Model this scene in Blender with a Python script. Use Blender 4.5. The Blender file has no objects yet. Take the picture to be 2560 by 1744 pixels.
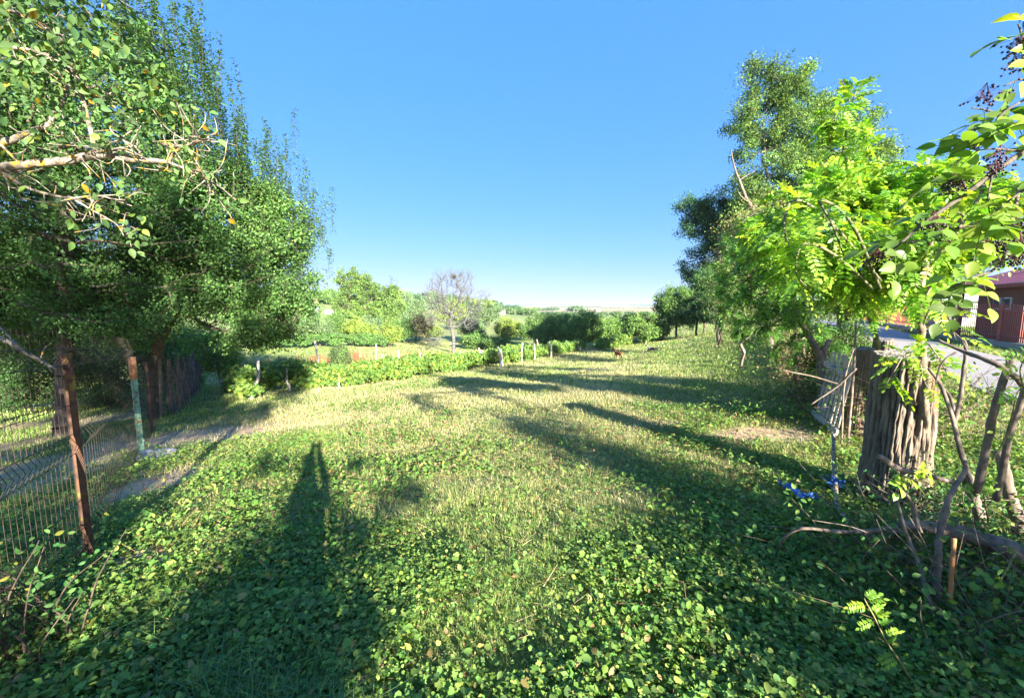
import bpy, math, numpy as np
from math import radians as rad

# ------------------------------------------------------------------ camera, sky, sun, exposure
scene = bpy.context.scene
C = scene.collection
H = 2.0                                   # eye height above the ground at the camera's foot
F = 1000.2                                # focal length in photograph pixels (2560 wide)
PITCH = math.atan(106.3 / F)
cd = bpy.data.cameras.new("camera")
cam = bpy.data.objects.new("camera", cd)
C.objects.link(cam)
cd.sensor_width = 36.0
cd.lens = 36.0 * F / 2560
cd.clip_start = 0.02
cd.clip_end = 20000
cam.location = (0, 0, H)
cam.rotation_euler = (rad(90) - PITCH, 0, 0)
scene.camera = cam

SUN_EL, SUN_AZ = rad(17.5), rad(153.4)     # azimuth clockwise from +Y (the viewing direction)
SUN = np.array([math.sin(SUN_AZ) * math.cos(SUN_EL), math.cos(SUN_AZ) * math.cos(SUN_EL), math.sin(SUN_EL)])
world = bpy.data.worlds.new("World")
scene.world = world
world.use_nodes = True
nt = world.node_tree
sky = nt.nodes.new("ShaderNodeTexSky")
sky.sky_type = 'NISHITA'
sky.sun_disc = False
sky.sun_elevation = SUN_EL
sky.sun_rotation = SUN_AZ
sky.altitude = 200
sky.air_density = 1.0
sky.dust_density = 0.6
sky.ozone_density = 1.5
EXPO = 2.5
bg = nt.nodes["Background"]
bg.inputs[1].default_value = 0.15
# the camera's rendering of a clear sky: each channel of the physical sky goes through its own tone curve
sep = nt.nodes.new("ShaderNodeSeparateColor"); cmb = nt.nodes.new("ShaderNodeCombineColor")
nt.links.new(sky.outputs[0], sep.inputs[0])
for i_, (a_, k_, p_) in enumerate(((.085, .50, 1.6), (.335, .46, 1.08), (1.25, .10, 1.0))):
    n0 = nt.nodes.new("ShaderNodeMath"); n0.operation = 'MULTIPLY'; n0.inputs[1].default_value = .15
    nm = nt.nodes.new("ShaderNodeMath"); nm.operation = 'MINIMUM'; nm.inputs[1].default_value = 3.6
    n1_ = nt.nodes.new("ShaderNodeMath"); n1_.operation = 'POWER'; n1_.inputs[1].default_value = p_
    n2_ = nt.nodes.new("ShaderNodeMath"); n2_.operation = 'MULTIPLY_ADD'
    f_ = 1 / (.15 * 2 ** EXPO)
    n2_.inputs[1].default_value = k_ * f_; n2_.inputs[2].default_value = a_ * f_
    nt.links.new(sep.outputs[i_], n0.inputs[0]); nt.links.new(n0.outputs[0], nm.inputs[0]); nt.links.new(nm.outputs[0], n1_.inputs[0]); nt.links.new(n1_.outputs[0], n2_.inputs[0])
    nt.links.new(n2_.outputs[0], cmb.inputs[i_])
nt.links.new(cmb.outputs[0], bg.inputs[0])
sl = bpy.data.lights.new("sun", 'SUN')
sl.energy = 4.9
sl.angle = rad(0.5)
sl.color = (1.0, 0.93, 0.80)
sun = bpy.data.objects.new("sun", sl)
C.objects.link(sun)
from mathutils import Vector, noise as mnoise
sun.rotation_euler = Vector(tuple(SUN)).to_track_quat('Z', 'Y').to_euler()
scene.view_settings.view_transform = 'Standard'
scene.view_settings.look = 'None'
scene.view_settings.gamma = 1
scene.view_settings.exposure = EXPO
scene.render.film_transparent = False
scene.cycles.max_bounces = 8
scene.cycles.transmission_bounces = 4
scene.cycles.diffuse_bounces = 6
scene.cycles.volume_bounces = 0

# ------------------------------------------------------------------ numbers and geometry helpers
rng = np.random.default_rng(11)
cP, sP = math.cos(PITCH), math.sin(PITCH)


def at(px, py, Y):
    """point of the world at forward distance Y seen at photograph pixel px, py"""
    xo, yo = px - 1280, py - 872
    f = F * cP - yo * sP
    z = -(yo * cP + F * sP)
    return np.array([xo * Y / f, Y, H + z * Y / f])


def rot_hash(ix, iy, s):
    h = (ix * 374761393 + iy * 668265263 + s * 974711) & 0x7fffffff
    h = ((h ^ (h >> 13)) * 1274126177) & 0x7fffffff
    return ((h ^ (h >> 16)) & 0xffff) / 65535.0


def vnoise(x, y, s=0):
    x = np.asarray(x, float); y = np.asarray(y, float)
    ix = np.floor(x).astype(np.int64); iy = np.floor(y).astype(np.int64)
    fx = x - ix; fy = y - iy
    fx = fx * fx * (3 - 2 * fx); fy = fy * fy * (3 - 2 * fy)
    a = rot_hash(ix, iy, s); b = rot_hash(ix + 1, iy, s); c = rot_hash(ix, iy + 1, s); d = rot_hash(ix + 1, iy + 1, s)
    return (a * (1 - fx) + b * fx) * (1 - fy) + (c * (1 - fx) + d * fx) * fy


def fbm(x, y, s=0, o=4):
    v = 0; a = .5; t = 0
    for i in range(o):
        v = v + a * vnoise(np.asarray(x) * 2 ** i, np.asarray(y) * 2 ** i, s + i * 17); t += a; a *= .5
    return v / t


def sstep(a, b, x):
    t = np.clip((np.asarray(x, float) - a) / (b - a), 0, 1)
    return t * t * (3 - 2 * t)


def unit(v):
    v = np.asarray(v, float)
    return v / np.maximum(np.linalg.norm(v, axis=-1, keepdims=True), 1e-9)


def rdir(n, g=None):
    g = g or rng
    return unit(g.normal(size=(n, 3)))


# ------------------------------------------------------------------ the lie of the land
GP = [  # photograph pixel (2560 scale) and forward distance of points on the ground
    (237, 1415, 2.9), (358, 1140, 6.4), (394, 1057, 9.7), (447, 977, 17), (551, 969, 17.5), (590, 965, 21), (700, 905, 36), (630, 997, 14),
    (721, 980, 15), (846, 970, 16.8), (1256, 914, 27), (1379, 892, 32.9), (1450, 878, 37.6), (1280, 1101, 6.7), (1280, 1432, 2.85),
    (1545, 898, 28), (1632, 878, 34), (1652, 850, 48), (1762, 828, 50), (1873, 821, 36), (1928, 859, 20), (1960, 936, 12.2), (1873, 991, 9.1),
    (1542, 991, 9.6), (1280, 991, 10.6), (1101, 947, 18), (2034, 1054, 6.8), (2091, 1100, 5.84), (2247, 1267, 3.8), (793, 881, 42), (716, 837, 62),
    (815, 777, 130), (950, 828, 84), (1129, 881, 50), (1212, 870, 60), (1000, 800, 130), (1277, 793, 150), (1322, 787, 300), (1430, 776, 800),
    (1432, 768, 1800), (1432, 762.5, 2600), (1650, 776, 600), (1650, 763.5, 2600), (1652, 810, 75), (1500, 840, 70), (1150, 766, 2600), (1762, 800, 100), (1400, 815, 110)]
cp = [tuple(at(*g)) for g in GP]
for a_ in range(0, 360, 30):
    for r_ in (0.6, 2.0):
        cp.append((r_ * math.sin(rad(a_)), r_ * math.cos(rad(a_)), 0))
for a_ in (100, 130, 160, 180, 200, 230, 260):
    for r_ in (6, 20, 100, 1500):
        cp.append((r_ * math.sin(rad(a_)), r_ * math.cos(rad(a_)), 0))
for a_, r_, z_ in ((75, 6, .05), (60, 10, .06), (60, 20, .08), (48, 30, .1), (60, 40, .1), (75, 20, .1), (40, 60, .2), (60, 120, .5), (40, 200, 0), (50, 1500, 5),
                   (-50, 15, -1.0), (-70, 10, -.5), (-50, 40, -1.6), (-35, 220, 5), (-22, 240, 5.5), (-12, 260, 2.5), (-50, 300, 6), (-30, 1000, 8),
                   (-80, 60, -.5), (-15, 1000, -2), (-35, 2500, 5), (-3, 4500, -20), (10, 4500, -20), (25, 4500, -20), (-30, 5500, -20), (50, 5500, -20)):
    cp.append((r_ * math.sin(rad(a_)), r_ * math.cos(rad(a_)), z_))
cp = np.array(cp)


def _feat(x, y):
    r = np.sqrt(x * x + y * y) + .25
    return np.stack([1.6 * x / r, 1.6 * y / r, np.log(r)], -1)


_A = _feat(cp[:, 0], cp[:, 1])
_D = np.sqrt(((_A[:, None] - _A[None]) ** 2).sum(-1) + .04)
_W = np.linalg.solve(_D + 1e-4 * np.eye(len(cp)), cp[:, 2])


def gz(x, y):
    x = np.atleast_1d(np.asarray(x, float)); y = np.atleast_1d(np.asarray(y, float))
    out = np.empty(x.shape).ravel(); xf, yf = x.ravel(), y.ravel()
    for i in range(0, len(xf), 60000):
        f = _feat(xf[i:i + 60000], yf[i:i + 60000])
        d = np.sqrt(((f[:, None] - _A[None]) ** 2).sum(-1) + .04)
        out[i:i + 60000] = d @ _W
    # low bank under the hedge along the right of the field
    s = (xf - 5.0) / 1.0 - .585 * (yf - 6.3)
    bank = .35 * np.exp(-((s - .6) / 1.0) ** 2) * sstep(7.5, 11, yf) * (1 - sstep(26, 38, yf))
    return (out + bank).reshape(x.shape)


def g1(x, y):
    return float(gz(x, y)[0])


def on(px, Y):
    """the ground point at forward distance Y in the direction of pixel column px"""
    f = F
    for _ in range(6):
        x = (px - 1280) * Y / f
        z = g1(x, Y)
        # f = F cP - yo sP with yo from z
        t = (z - H) / Y
        yo = (-t * F * cP - F * sP) / (cP - t * sP)
        f = F * cP - yo * sP
    return np.array([x, Y, z])


# ------------------------------------------------------------------ mesh builder
class MB:
    def __init__(s):
        s.v = []; s.c = []; s.l = []; s.z = []; s.n = 0

    def add(s, v, loops, sizes, col=(1, 1, 1)):
        v = np.asarray(v, np.float32).reshape(-1, 3)
        c = np.broadcast_to(np.asarray(col, np.float32), (len(v), 3))
        s.v.append(v); s.c.append(c); s.l.append(np.asarray(loops, np.int64).ravel() + s.n); s.z.append(np.asarray(sizes, np.int64).ravel())
        s.n += len(v)

    def build(s, name, mat, parent=None, origin=(0, 0, 0), smooth=True):
        me = bpy.data.meshes.new(name)
        V = np.concatenate(s.v) - np.asarray(origin, np.float32)
        L = np.concatenate(s.l).astype(np.int32); Z = np.concatenate(s.z).astype(np.int32)
        me.vertices.add(len(V)); me.vertices.foreach_set("co", V.astype(np.float32).ravel())
        me.loops.add(len(L)); me.loops.foreach_set("vertex_index", L)
        me.polygons.add(len(Z))
        st = np.zeros(len(Z), np.int32); st[1:] = np.cumsum(Z)[:-1]
        me.polygons.foreach_set("loop_start", st)
        me.polygons.foreach_set("use_smooth", np.full(len(Z), smooth, bool))
        at_ = me.attributes.new("Col", 'FLOAT_COLOR', 'POINT')
        cc = np.ones((len(V), 4), np.float32); cc[:, :3] = np.concatenate(s.c)
        at_.data.foreach_set("color", cc.ravel())
        me.update(calc_edges=True)
        me.materials.append(mat)
        o = bpy.data.objects.new(name, me)
        C.objects.link(o)
        if parent is not None:
            o.parent = parent
        else:
            o.location = tuple(float(q) for q in origin)
        return o


def empty(name, loc):
    o = bpy.data.objects.new(name, None)
    o.location = tuple(float(q) for q in loc); o.empty_display_size = .1
    C.objects.link(o)
    return o


def tag(o, label=None, cat=None, group=None, kind=None):
    if label: o['label'] = label
    if cat: o['category'] = cat
    if group: o['group'] = group
    if kind: o['kind'] = kind
    return o


def sticks(mb, A, B, ra, rb, sides=5, col=(.2, .15, .1)):
    A = np.asarray(A, float).reshape(-1, 3); B = np.asarray(B, float).reshape(-1, 3); n = len(A)
    if n == 0: return
    ra = np.broadcast_to(ra, n); rb = np.broadcast_to(rb, n)
    d = unit(B - A)
    ref = np.where(np.abs(d[:, 2:3]) > .9, np.array([[1., 0, 0]]), np.array([[0, 0, 1.]]))
    u = unit(np.cross(d, ref)); w = np.cross(d, u)
    a = np.arange(sides) * 2 * math.pi / sides
    ring = u[:, None] * np.cos(a)[None, :, None] + w[:, None] * np.sin(a)[None, :, None]
    V = np.concatenate([A[:, None] + ring * ra[:, None, None], B[:, None] + ring * rb[:, None, None]], 1)
    k = np.arange(sides); k2 = (k + 1) % sides
    q = np.stack([k, k2, k2 + sides, k + sides], -1).ravel()
    L = (q[None] + (np.arange(n) * 2 * sides)[:, None]).ravel()
    c = np.asarray(col, float)
    if c.ndim == 2: c = np.repeat(c, 2 * sides, 0)
    mb.add(V.reshape(-1, 3), L, np.full(n * sides, 4), c)


def smooth_path(P, r, n=6):
    """Catmull-Rom through P with radii r"""
    P = np.asarray(P, float); r = np.asarray(r, float)
    Q = np.vstack([2 * P[0] - P[1], P, 2 * P[-1] - P[-2]]); q = np.concatenate([[r[0]], r, [r[-1]]])
    out, ro = [], []
    for i in range(1, len(Q) - 2):
        for t in np.arange(n) / n:
            t2, t3 = t * t, t ** 3
            out.append(.5 * (2 * Q[i] + (Q[i + 1] - Q[i - 1]) * t + (2 * Q[i - 1] - 5 * Q[i] + 4 * Q[i + 1] - Q[i + 2]) * t2 + (-Q[i - 1] + 3 * Q[i] - 3 * Q[i + 1] + Q[i + 2]) * t3))
            ro.append(q[i] * (1 - t) + q[i + 1] * t)
    out.append(P[-1]); ro.append(r[-1])
    return np.array(out), np.array(ro)


def tube(mb, P, r, sides=8, col=(.25, .2, .15), sub=6, rough=.12, wob=0.0, g=None):
    g = g or rng
    P = np.asarray(P, float); r = np.broadcast_to(np.asarray(r, float), len(P))
    if sub > 1: P, r = smooth_path(P, r, sub)
    n = len(P)
    if wob:
        P = P + g.normal(size=P.shape) * wob * r[:, None]
    T = unit(np.gradient(P, axis=0))
    u = np.cross(T[0], [0.3, 0.2, 1.0]); u = unit(u)
    V = []
    a = np.arange(sides) * 2 * math.pi / sides
    for i in range(n):
        u = unit(u - T[i] * (u @ T[i])); w = np.cross(T[i], u)
        rr = r[i] * (1 + rough * g.uniform(-1, 1, sides))
        V.append(P[i] + (u[None] * np.cos(a)[:, None] + w[None] * np.sin(a)[:, None]) * rr[:, None])
    V = np.concatenate(V)
    k = np.arange(sides); k2 = (k + 1) % sides
    L = []; Z = []
    for i in range(n - 1):
        L.append(np.stack([k + i * sides, k2 + i * sides, k2 + (i + 1) * sides, k + (i + 1) * sides], -1).ravel())
    Z = [4] * (sides * (n - 1))
    L.append(k[::-1]); Z.append(sides)
    L.append(k + (n - 1) * sides); Z.append(sides)
    mb.add(V, np.concatenate(L), Z, col)
    return P, r


def box(mb, c, s, col=(.5, .5, .5), rz=0.0, ax=None):
    c = np.asarray(c, float); s = np.asarray(s, float) / 2
    k = np.array([[x, y, z] for x in (-1, 1) for y in (-1, 1) for z in (-1, 1)], float) * s
    if ax is not None:
        k = k @ np.asarray(ax, float)
    elif rz:
        k = k @ np.array([[math.cos(rz), math.sin(rz), 0], [-math.sin(rz), math.cos(rz), 0], [0, 0, 1]])
    mb.add(k + c, [0, 1, 3, 2, 4, 6, 7, 5, 0, 4, 5, 1, 2, 3, 7, 6, 0, 2, 6, 4, 1, 5, 7, 3], [4] * 6, col)


# leaf outlines: x width, y length, z fold; then polygons
def _T(v, polys):
    return np.array(v, float), np.concatenate(polys), [len(p) for p in polys]


T_DIA = _T([(0, 0, 0), (-.28, .45, .09), (0, 1, -.05), (.28, .5, .09)], [[0, 3, 2], [0, 2, 1]])
T_OVAL = _T([(0, 0, 0), (-.27, .32, .08), (-.24, .68, .06), (0, 1, -.1), (.24, .68, .06), (.27, .32, .08), (0, .5, 0)],
            [[0, 6, 2, 1], [6, 3, 2], [0, 5, 4, 6], [6, 4, 3]])
T_FINE = _T([(0, 0, 0), (-.16, .1, .03), (-.29, .28, .07), (-.31, .48, .08), (-.24, .68, .06), (-.12, .87, .0), (0, 1.03, -.08), (.12, .87, .0), (.24, .68, .06), (.31, .48, .08), (.29, .28, .07), (.16, .1, .03), (0, .3, 0), (0, .6, 0)],
           [[0, 12, 2, 1], [12, 13, 4, 3, 2], [13, 6, 5, 4], [0, 11, 10, 12], [12, 10, 9, 8, 13], [13, 8, 7, 6]])
T_LEAFLET = _T([(0, 0, 0), (-.2, .25, .03), (-.23, .65, .03), (0, 1, 0), (.23, .65, .03), (.2, .25, .03)], [[0, 3, 2, 1], [0, 5, 4, 3]])
T_ROUND = _T([(0, .1, 0), (-.3, -.05, .06), (-.52, .3, .1), (-.42, .72, .06), (0, 1, -.04), (.42, .72, .06), (.52, .3, .1), (.3, -.05, .06)],
             [[0, 2, 1], [0, 3, 2], [0, 4, 3], [0, 5, 4], [0, 6, 5], [0, 7, 6]])
T_VINE = _T([(0, .1, 0), (-.32, -.12, .05), (-.58, .22, .1), (-.34, .42, .02), (-.48, .78, .08), (-.16, .7, 0), (0, 1.05, -.1), (.16, .7, 0), (.48, .78, .08), (.34, .42, .02), (.58, .22, .1), (.32, -.12, .05)],
            [[0, 3, 2, 1], [0, 5, 4, 3], [0, 7, 6, 5], [0, 9, 8, 7], [0, 11, 10, 9]])
T_CLUMP = _T([(0, 0, 0), (-.35, .4, .12), (0, .95, -.08), (.3, .5, .1), (.1, -.1, .2), (.5, .1, .35), (.35, .7, .4), (-.1, .1, -.2), (-.5, -.2, .1), (-.55, .45, -.25)],
             [[0, 3, 2], [0, 2, 1], [4, 5, 6], [7, 8, 9]])


def leaves(mb, T, pos, yd, nd, size, col, wf=1.0):
    tv, tl, tz = T
    n = len(pos)
    if n == 0: return
    ok = (np.linalg.norm(pos - np.array([0, 0, H]), axis=1) > .95) | (pos[:, 1] < -.25)
    if not ok.all():
        pos, yd, nd = pos[ok], yd[ok], nd[ok]; size = np.broadcast_to(size, n)[ok]; col = np.broadcast_to(col, (n, 3))[ok]; n = len(pos)
        if n == 0: return
    yd = unit(yd); x = unit(np.cross(yd, nd)); nn = np.cross(x, yd)
    size = np.broadcast_to(size, n)[:, None, None]
    V = pos[:, None] + size * (wf * tv[None, :, 0:1] * x[:, None] + tv[None, :, 1:2] * yd[:, None] + tv[None, :, 2:3] * nn[:, None])
    k = len(tv)
    L = (np.asarray(tl)[None] + (np.arange(n) * k)[:, None]).ravel()
    mb.add(V.reshape(-1, 3), L, np.tile(tz, n), np.repeat(np.asarray(col, float), k, 0))


def pal(n, cols, w=None, var=.18, g=None):
    g = g or rng
    cols = np.asarray(cols, float)
    i = g.choice(len(cols), n, p=None if w is None else np.asarray(w) / np.sum(w))
    c = cols[i] * np.exp(g.normal(size=(n, 1)) * var)
    return c * np.exp(g.normal(size=(n, 3)) * .05)


# ------------------------------------------------------------------ materials (all procedural)
def new_mat(name):
    m = bpy.data.materials.new(name); m.use_nodes = True
    return m, m.node_tree.nodes, m.node_tree.links, m.node_tree.nodes["Principled BSDF"]


def leaf_mat(name, trans=.4, rough=.5, spec=.35, tint=(1.5, 1.35, .45)):
    m, N, L, P = new_mat(name)
    a = N.new("ShaderNodeAttribute"); a.attribute_name = "Col"
    L.new(a.outputs["Color"], P.inputs["Base Color"])
    P.inputs["Roughness"].default_value = rough
    P.inputs["Specular IOR Level"].default_value = spec
    mu = N.new("ShaderNodeMix"); mu.data_type = 'RGBA'; mu.blend_type = 'MULTIPLY'; mu.inputs[0].default_value = 1
    L.new(a.outputs["Color"], mu.inputs[6]); mu.inputs[7].default_value = (*tint, 1)
    mu.clamp_result = False
    t = N.new("ShaderNodeBsdfTranslucent"); L.new(mu.outputs[2], t.inputs[0])
    x = N.new("ShaderNodeMixShader"); x.inputs[0].default_value = trans
    L.new(P.outputs[0], x.inputs[1]); L.new(t.outputs[0], x.inputs[2])
    L.new(x.outputs[0], N["Material Output"].inputs[0])
    return m


def attr_mat(name, rough=.8, spec=.25, nscale=30, namt=.35, bump=.4, bscale=40, bdist=.01, stretch=(1, 1, 1), metal=0, nscale2=None):
    """colour from the mesh's own colour attribute, broken up by noise, with bump"""
    m, N, L, P = new_mat(name)
    a = N.new("ShaderNodeAttribute"); a.attribute_name = "Col"
    tc = N.new("ShaderNodeTexCoord"); mp = N.new("ShaderNodeMapping"); mp.inputs["Scale"].default_value = stretch
    L.new(tc.outputs["Object"], mp.inputs[0])
    n1 = N.new("ShaderNodeTexNoise"); n1.inputs["Scale"].default_value = nscale; n1.inputs["Detail"].default_value = 6; n1.inputs["Roughness"].default_value = .65
    L.new(mp.outputs[0], n1.inputs[0])
    mr = N.new("ShaderNodeMapRange"); mr.inputs[1].default_value = .3; mr.inputs[2].default_value = .7
    mr.inputs[3].default_value = 1 - namt; mr.inputs[4].default_value = 1 + namt
    L.new(n1.outputs[0], mr.inputs[0])
    vm = N.new("ShaderNodeVectorMath"); vm.operation = 'SCALE'
    L.new(a.outputs["Color"], vm.inputs[0]); L.new(mr.outputs[0], vm.inputs["Scale"])
    L.new(vm.outputs[0], P.inputs["Base Color"])
    P.inputs["Roughness"].default_value = rough; P.inputs["Specular IOR Level"].default_value = spec; P.inputs["Metallic"].default_value = metal
    if bump:
        n2 = N.new("ShaderNodeTexNoise"); n2.inputs["Scale"].default_value = bscale; n2.inputs["Detail"].default_value = 5
        L.new(mp.outputs[0], n2.inputs[0])
        b = N.new("ShaderNodeBump"); b.inputs["Strength"].default_value = bump; b.inputs["Distance"].default_value = bdist
        L.new(n2.outputs[0], b.inputs["Height"]); L.new(b.outputs[0], P.inputs["Normal"])
    return m


def two_mat(name, c1, c2, scale=8, lo=.45, hi=.6, rough=.75, bump=.3, bscale=60, bdist=.004, stretch=(1, 1, 1), metal=0, c3=None, s3=3):
    m, N, L, P = new_mat(name)
    tc = N.new("ShaderNodeTexCoord"); mp = N.new("ShaderNodeMapping"); mp.inputs["Scale"].default_value = stretch
    L.new(tc.outputs["Object"], mp.inputs[0])
    n1 = N.new("ShaderNodeTexNoise"); n1.inputs["Scale"].default_value = scale; n1.inputs["Detail"].default_value = 7; n1.inputs["Roughness"].default_value = .65
    L.new(mp.outputs[0], n1.inputs[0])
    r = N.new("ShaderNodeValToRGB"); r.color_ramp.elements[0].position = lo; r.color_ramp.elements[1].position = hi
    r.color_ramp.elements[0].color = (*c1, 1); r.color_ramp.elements[1].color = (*c2, 1)
    L.new(n1.outputs[0], r.inputs[0])
    out = r.outputs[0]
    if c3 is not None:
        n3 = N.new("ShaderNodeTexNoise"); n3.inputs["Scale"].default_value = s3; n3.inputs["Detail"].default_value = 4
        L.new(tc.outputs["Object"], n3.inputs[0])
        r3 = N.new("ShaderNodeValToRGB"); r3.color_ramp.elements[0].position = .56; r3.color_ramp.elements[1].position = .63
        L.new(n3.outputs[0], r3.inputs[0])
        mx = N.new("ShaderNodeMix"); mx.data_type = 'RGBA'; L.new(r3.outputs[0], mx.inputs[0]); L.new(out, mx.inputs[6]); mx.inputs[7].default_value = (*c3, 1)
        out = mx.outputs[2]
    L.new(out, P.inputs["Base Color"])
    P.inputs["Roughness"].default_value = rough; P.inputs["Metallic"].default_value = metal
    n2 = N.new("ShaderNodeTexNoise"); n2.inputs["Scale"].default_value = bscale; n2.inputs["Detail"].default_value = 5
    L.new(mp.outputs[0], n2.inputs[0])
    b = N.new("ShaderNodeBump"); b.inputs["Strength"].default_value = bump; b.inputs["Distance"].default_value = bdist
    L.new(n2.outputs[0], b.inputs["Height"]); L.new(b.outputs[0], P.inputs["Normal"])
    return m


M = {}
M['leaf'] = leaf_mat("leaf_surface", .35, rough=.55, spec=.22)
M['leaf_bright'] = leaf_mat("thin_leaf_surface", .43, rough=.42, tint=(1.45, 1.45, .4))
M['far_leaf'] = leaf_mat("far_leaf_surface", .25, rough=.7, spec=.15)
M['grass'] = leaf_mat("grass_surface", .3, rough=.6, spec=.25, tint=(1.3, 1.25, .6))
M['ground'] = attr_mat("ground_surface", rough=.95, spec=.1, nscale=6, namt=.35, bump=.6, bscale=25, bdist=.03)
M['bark'] = attr_mat("bark_surface", rough=.9, spec=.15, nscale=25, namt=.5, bump=.9, bscale=30, bdist=.012, stretch=(1, 1, .3))
M['lichen'] = two_mat("lichen_bark", (.09, .072, .058), (.30, .265, .215), scale=30, lo=.4, hi=.58, rough=.9, bump=.7, bscale=90, bdist=.003, c3=(.45, .26, .035), s3=26)
M['dead'] = two_mat("dead_wood", (.09, .065, .05), (.26, .20, .155), scale=14, lo=.35, hi=.65, rough=.85, bump=.5, bscale=70, bdist=.003, stretch=(1, 1, .5))
M['post'] = two_mat("weathered_post_wood", (.24, .21, .18), (.50, .45, .40), scale=12, lo=.3, hi=.7, rough=.9, bump=.8, bscale=50, bdist=.006, stretch=(3, 3, .35))
M['plank'] = two_mat("weathered_plank_wood", (.24, .205, .16), (.50, .44, .36), scale=9, lo=.3, hi=.6, rough=.85, bump=.7, bscale=30, bdist=.003, stretch=(6, 6, .5))
M['rust'] = two_mat("rusty_steel", (.055, .028, .018), (.16, .07, .035), scale=18, lo=.35, hi=.65, rough=.85, bump=.5, c3=(.20, .14, .02), s3=6)
M['wire'] = two_mat("rusty_wire", (.022, .016, .013), (.085, .06, .048), scale=20, lo=.35, hi=.65, rough=.6, bump=.1, metal=.3)
M['greenpaint'] = two_mat("green_paint", (.13, .27, .17), (.22, .38, .26), scale=12, lo=.3, hi=.7, rough=.45, bump=.15, c3=(.20, .10, .05), s3=14)
M['orangerust'] = two_mat("orange_rust_wrap", (.36, .15, .06), (.48, .22, .09), scale=10, rough=.85)
M['concrete'] = two_mat("rough_concrete", (.22, .21, .19), (.40, .38, .35), scale=16, lo=.3, hi=.7, rough=.95, bump=.9, bscale=40, bdist=.01)
M['blue'] = two_mat("blue_twine", (.02, .12, .42), (.05, .20, .62), scale=60, rough=.5, bump=.6, bscale=300, bdist=.002)
M['berry'] = two_mat("elderberry_skin", (.012, .008, .02), (.03, .014, .035), scale=60, rough=.3, bump=.05)
M['redfence'] = two_mat("red_brown_paint", (.27, .06, .05), (.34, .085, .065), scale=5, lo=.3, hi=.7, rough=.5, bump=.1)
M['plain'] = attr_mat("painted_surface", rough=.75, nscale=3, namt=.12, bump=.2, bscale=60, bdist=.003)
M['fur'] = attr_mat("animal_fur", rough=.9, spec=.15, nscale=18, namt=.3, bump=.6, bscale=60, bdist=.01)
M['asphalt'] = two_mat("pale_asphalt", (.25, .225, .205), (.33, .30, .275), scale=3, lo=.35, hi=.65, rough=.9, bump=.5, bscale=90, bdist=.006)

# ------------------------------------------------------------------ ground sheet
def dirt_mask(x, y):
    """bare trodden soil: left by the fence corner, and in front of the gate"""
    n = fbm(x * 1.3, y * 1.3, 5) - .5
    a = 1 - sstep(.45, 1.05, np.hypot((x + 6.2) / 2.1, (y - 7.9 - .25 * (x + 6.2)) / 1.25) + n * .9)
    c = 1 - sstep(.5, 1.0, np.hypot((x + 4.55) / .7, (y - 5.0) / 1.3) + n)
    b = 1 - sstep(.5, 1.05, np.hypot((x - 3.9) / 1.35, (y - 6.15) / .55) + n * .9)
    d = .7 * (1 - sstep(.3, 1.0, np.hypot((x - 2.9) / 1.3, (y - 7.0) / .5) + n * 1.2))
    e = .8 * (1 - sstep(.4, 1.0, np.hypot((x - 4.1) / 2.6, (y - 19.0) / .9) + n))
    f = 1 - sstep(.5, 1.0, np.hypot((x + 2.85) / .3, (y - 2.95) / .3) + n * .5)
    g_ = .8 * (1 - sstep(.5, 1.0, np.hypot((x - 3.6) / 3.0, (y - 26.0) / .5) + n))
    h_ = .9 * (1 - sstep(.4, 1.0, np.hypot((x + 4.9) / 1.6, (y - 1.9) / 1.0) + n))
    inside = sstep(.05, .5, -((x + 3.28) * .773 + (y - 2.92) * .634)) * (y < 14)
    k_ = .85 * inside * sstep(.40, .56, fbm(x * .9 + 7, y * .9, 15, 3))
    return np.clip(np.maximum.reduce([a, b, c, d, e, f * .9, g_, h_, k_]), 0, 1)


def dryness(x, y):
    r = np.hypot(x, y)
    base = sstep(2.8, 5.2, y + .5 * np.abs(x + .5) * 0) * (1 - .35 * sstep(9, 16, r))
    side = 1 - .8 * sstep(1.0, 4.5, x - .22 * y) * (1 - .3 * sstep(25, 40, y))
    left = 1 - .85 * sstep(2.5, 5.5, -x - .35 * y)
    n = fbm(x * .55, y * .55, 21, 4)
    return np.clip(base * side * left * (n * 2.6 - .55), 0, 1)


def ground_col(x, y):
    r = np.hypot(x, y); az = np.degrees(np.arctan2(x, y))
    n = fbm(x * .8, y * .8, 3, 4)[:, None]
    d = dryness(x, y)[:, None]
    near = np.array([.11, .145, .05]) * (.7 + .6 * n)
    c = near * (1 - d) + np.array([.27, .25, .12]) * (.75 + .5 * n) * d
    # meadow beyond the reach of the modelled blades: same average colour as the grass itself
    mid = sstep(25, 55, r)[:, None]
    m2 = fbm(x * .06, y * .06, 9, 4)[:, None]
    meadow = np.array([.19, .27, .08]) * (1 - m2) + np.array([.31, .32, .13]) * m2
    c = c * (1 - mid) + meadow * mid
    # tan strip between the vine rows
    L = x - (-21.5 + .66 * y); 
    strip = 1.15 * (sstep(3, 6, -L) * (1 - sstep(15, 21, -L)) * sstep(24, 30, r) * (1 - sstep(75, 90, r)))[:, None] * .8
    c = c * (1 - strip) + np.array([.33, .25, .13]) * (.7 + .6 * m2) * strip
    far = sstep(380, 700, r)[:, None]
    # patchwork of reaped fields far away
    fy = np.log(np.maximum(r, 1)) * 9 + az * .05
    k = rot_hash(np.floor(fy).astype(np.int64), np.floor(az / 7 + np.floor(fy) * .4).astype(np.int64), 4)[:, None]
    fields = np.where(k < .62, np.array([[.46, .36, .18]]), np.where(k < .8, np.array([[.36, .26, .13]]), np.array([[.12, .17, .06]])))
    c = c * (1 - far) + fields * far
    dm = (dirt_mask(x, y) * (r < 40))[:, None]
    c = c * (1 - dm) + np.array([.44, .31, .19]) * (.75 + .5 * n) * dm
    return c


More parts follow.
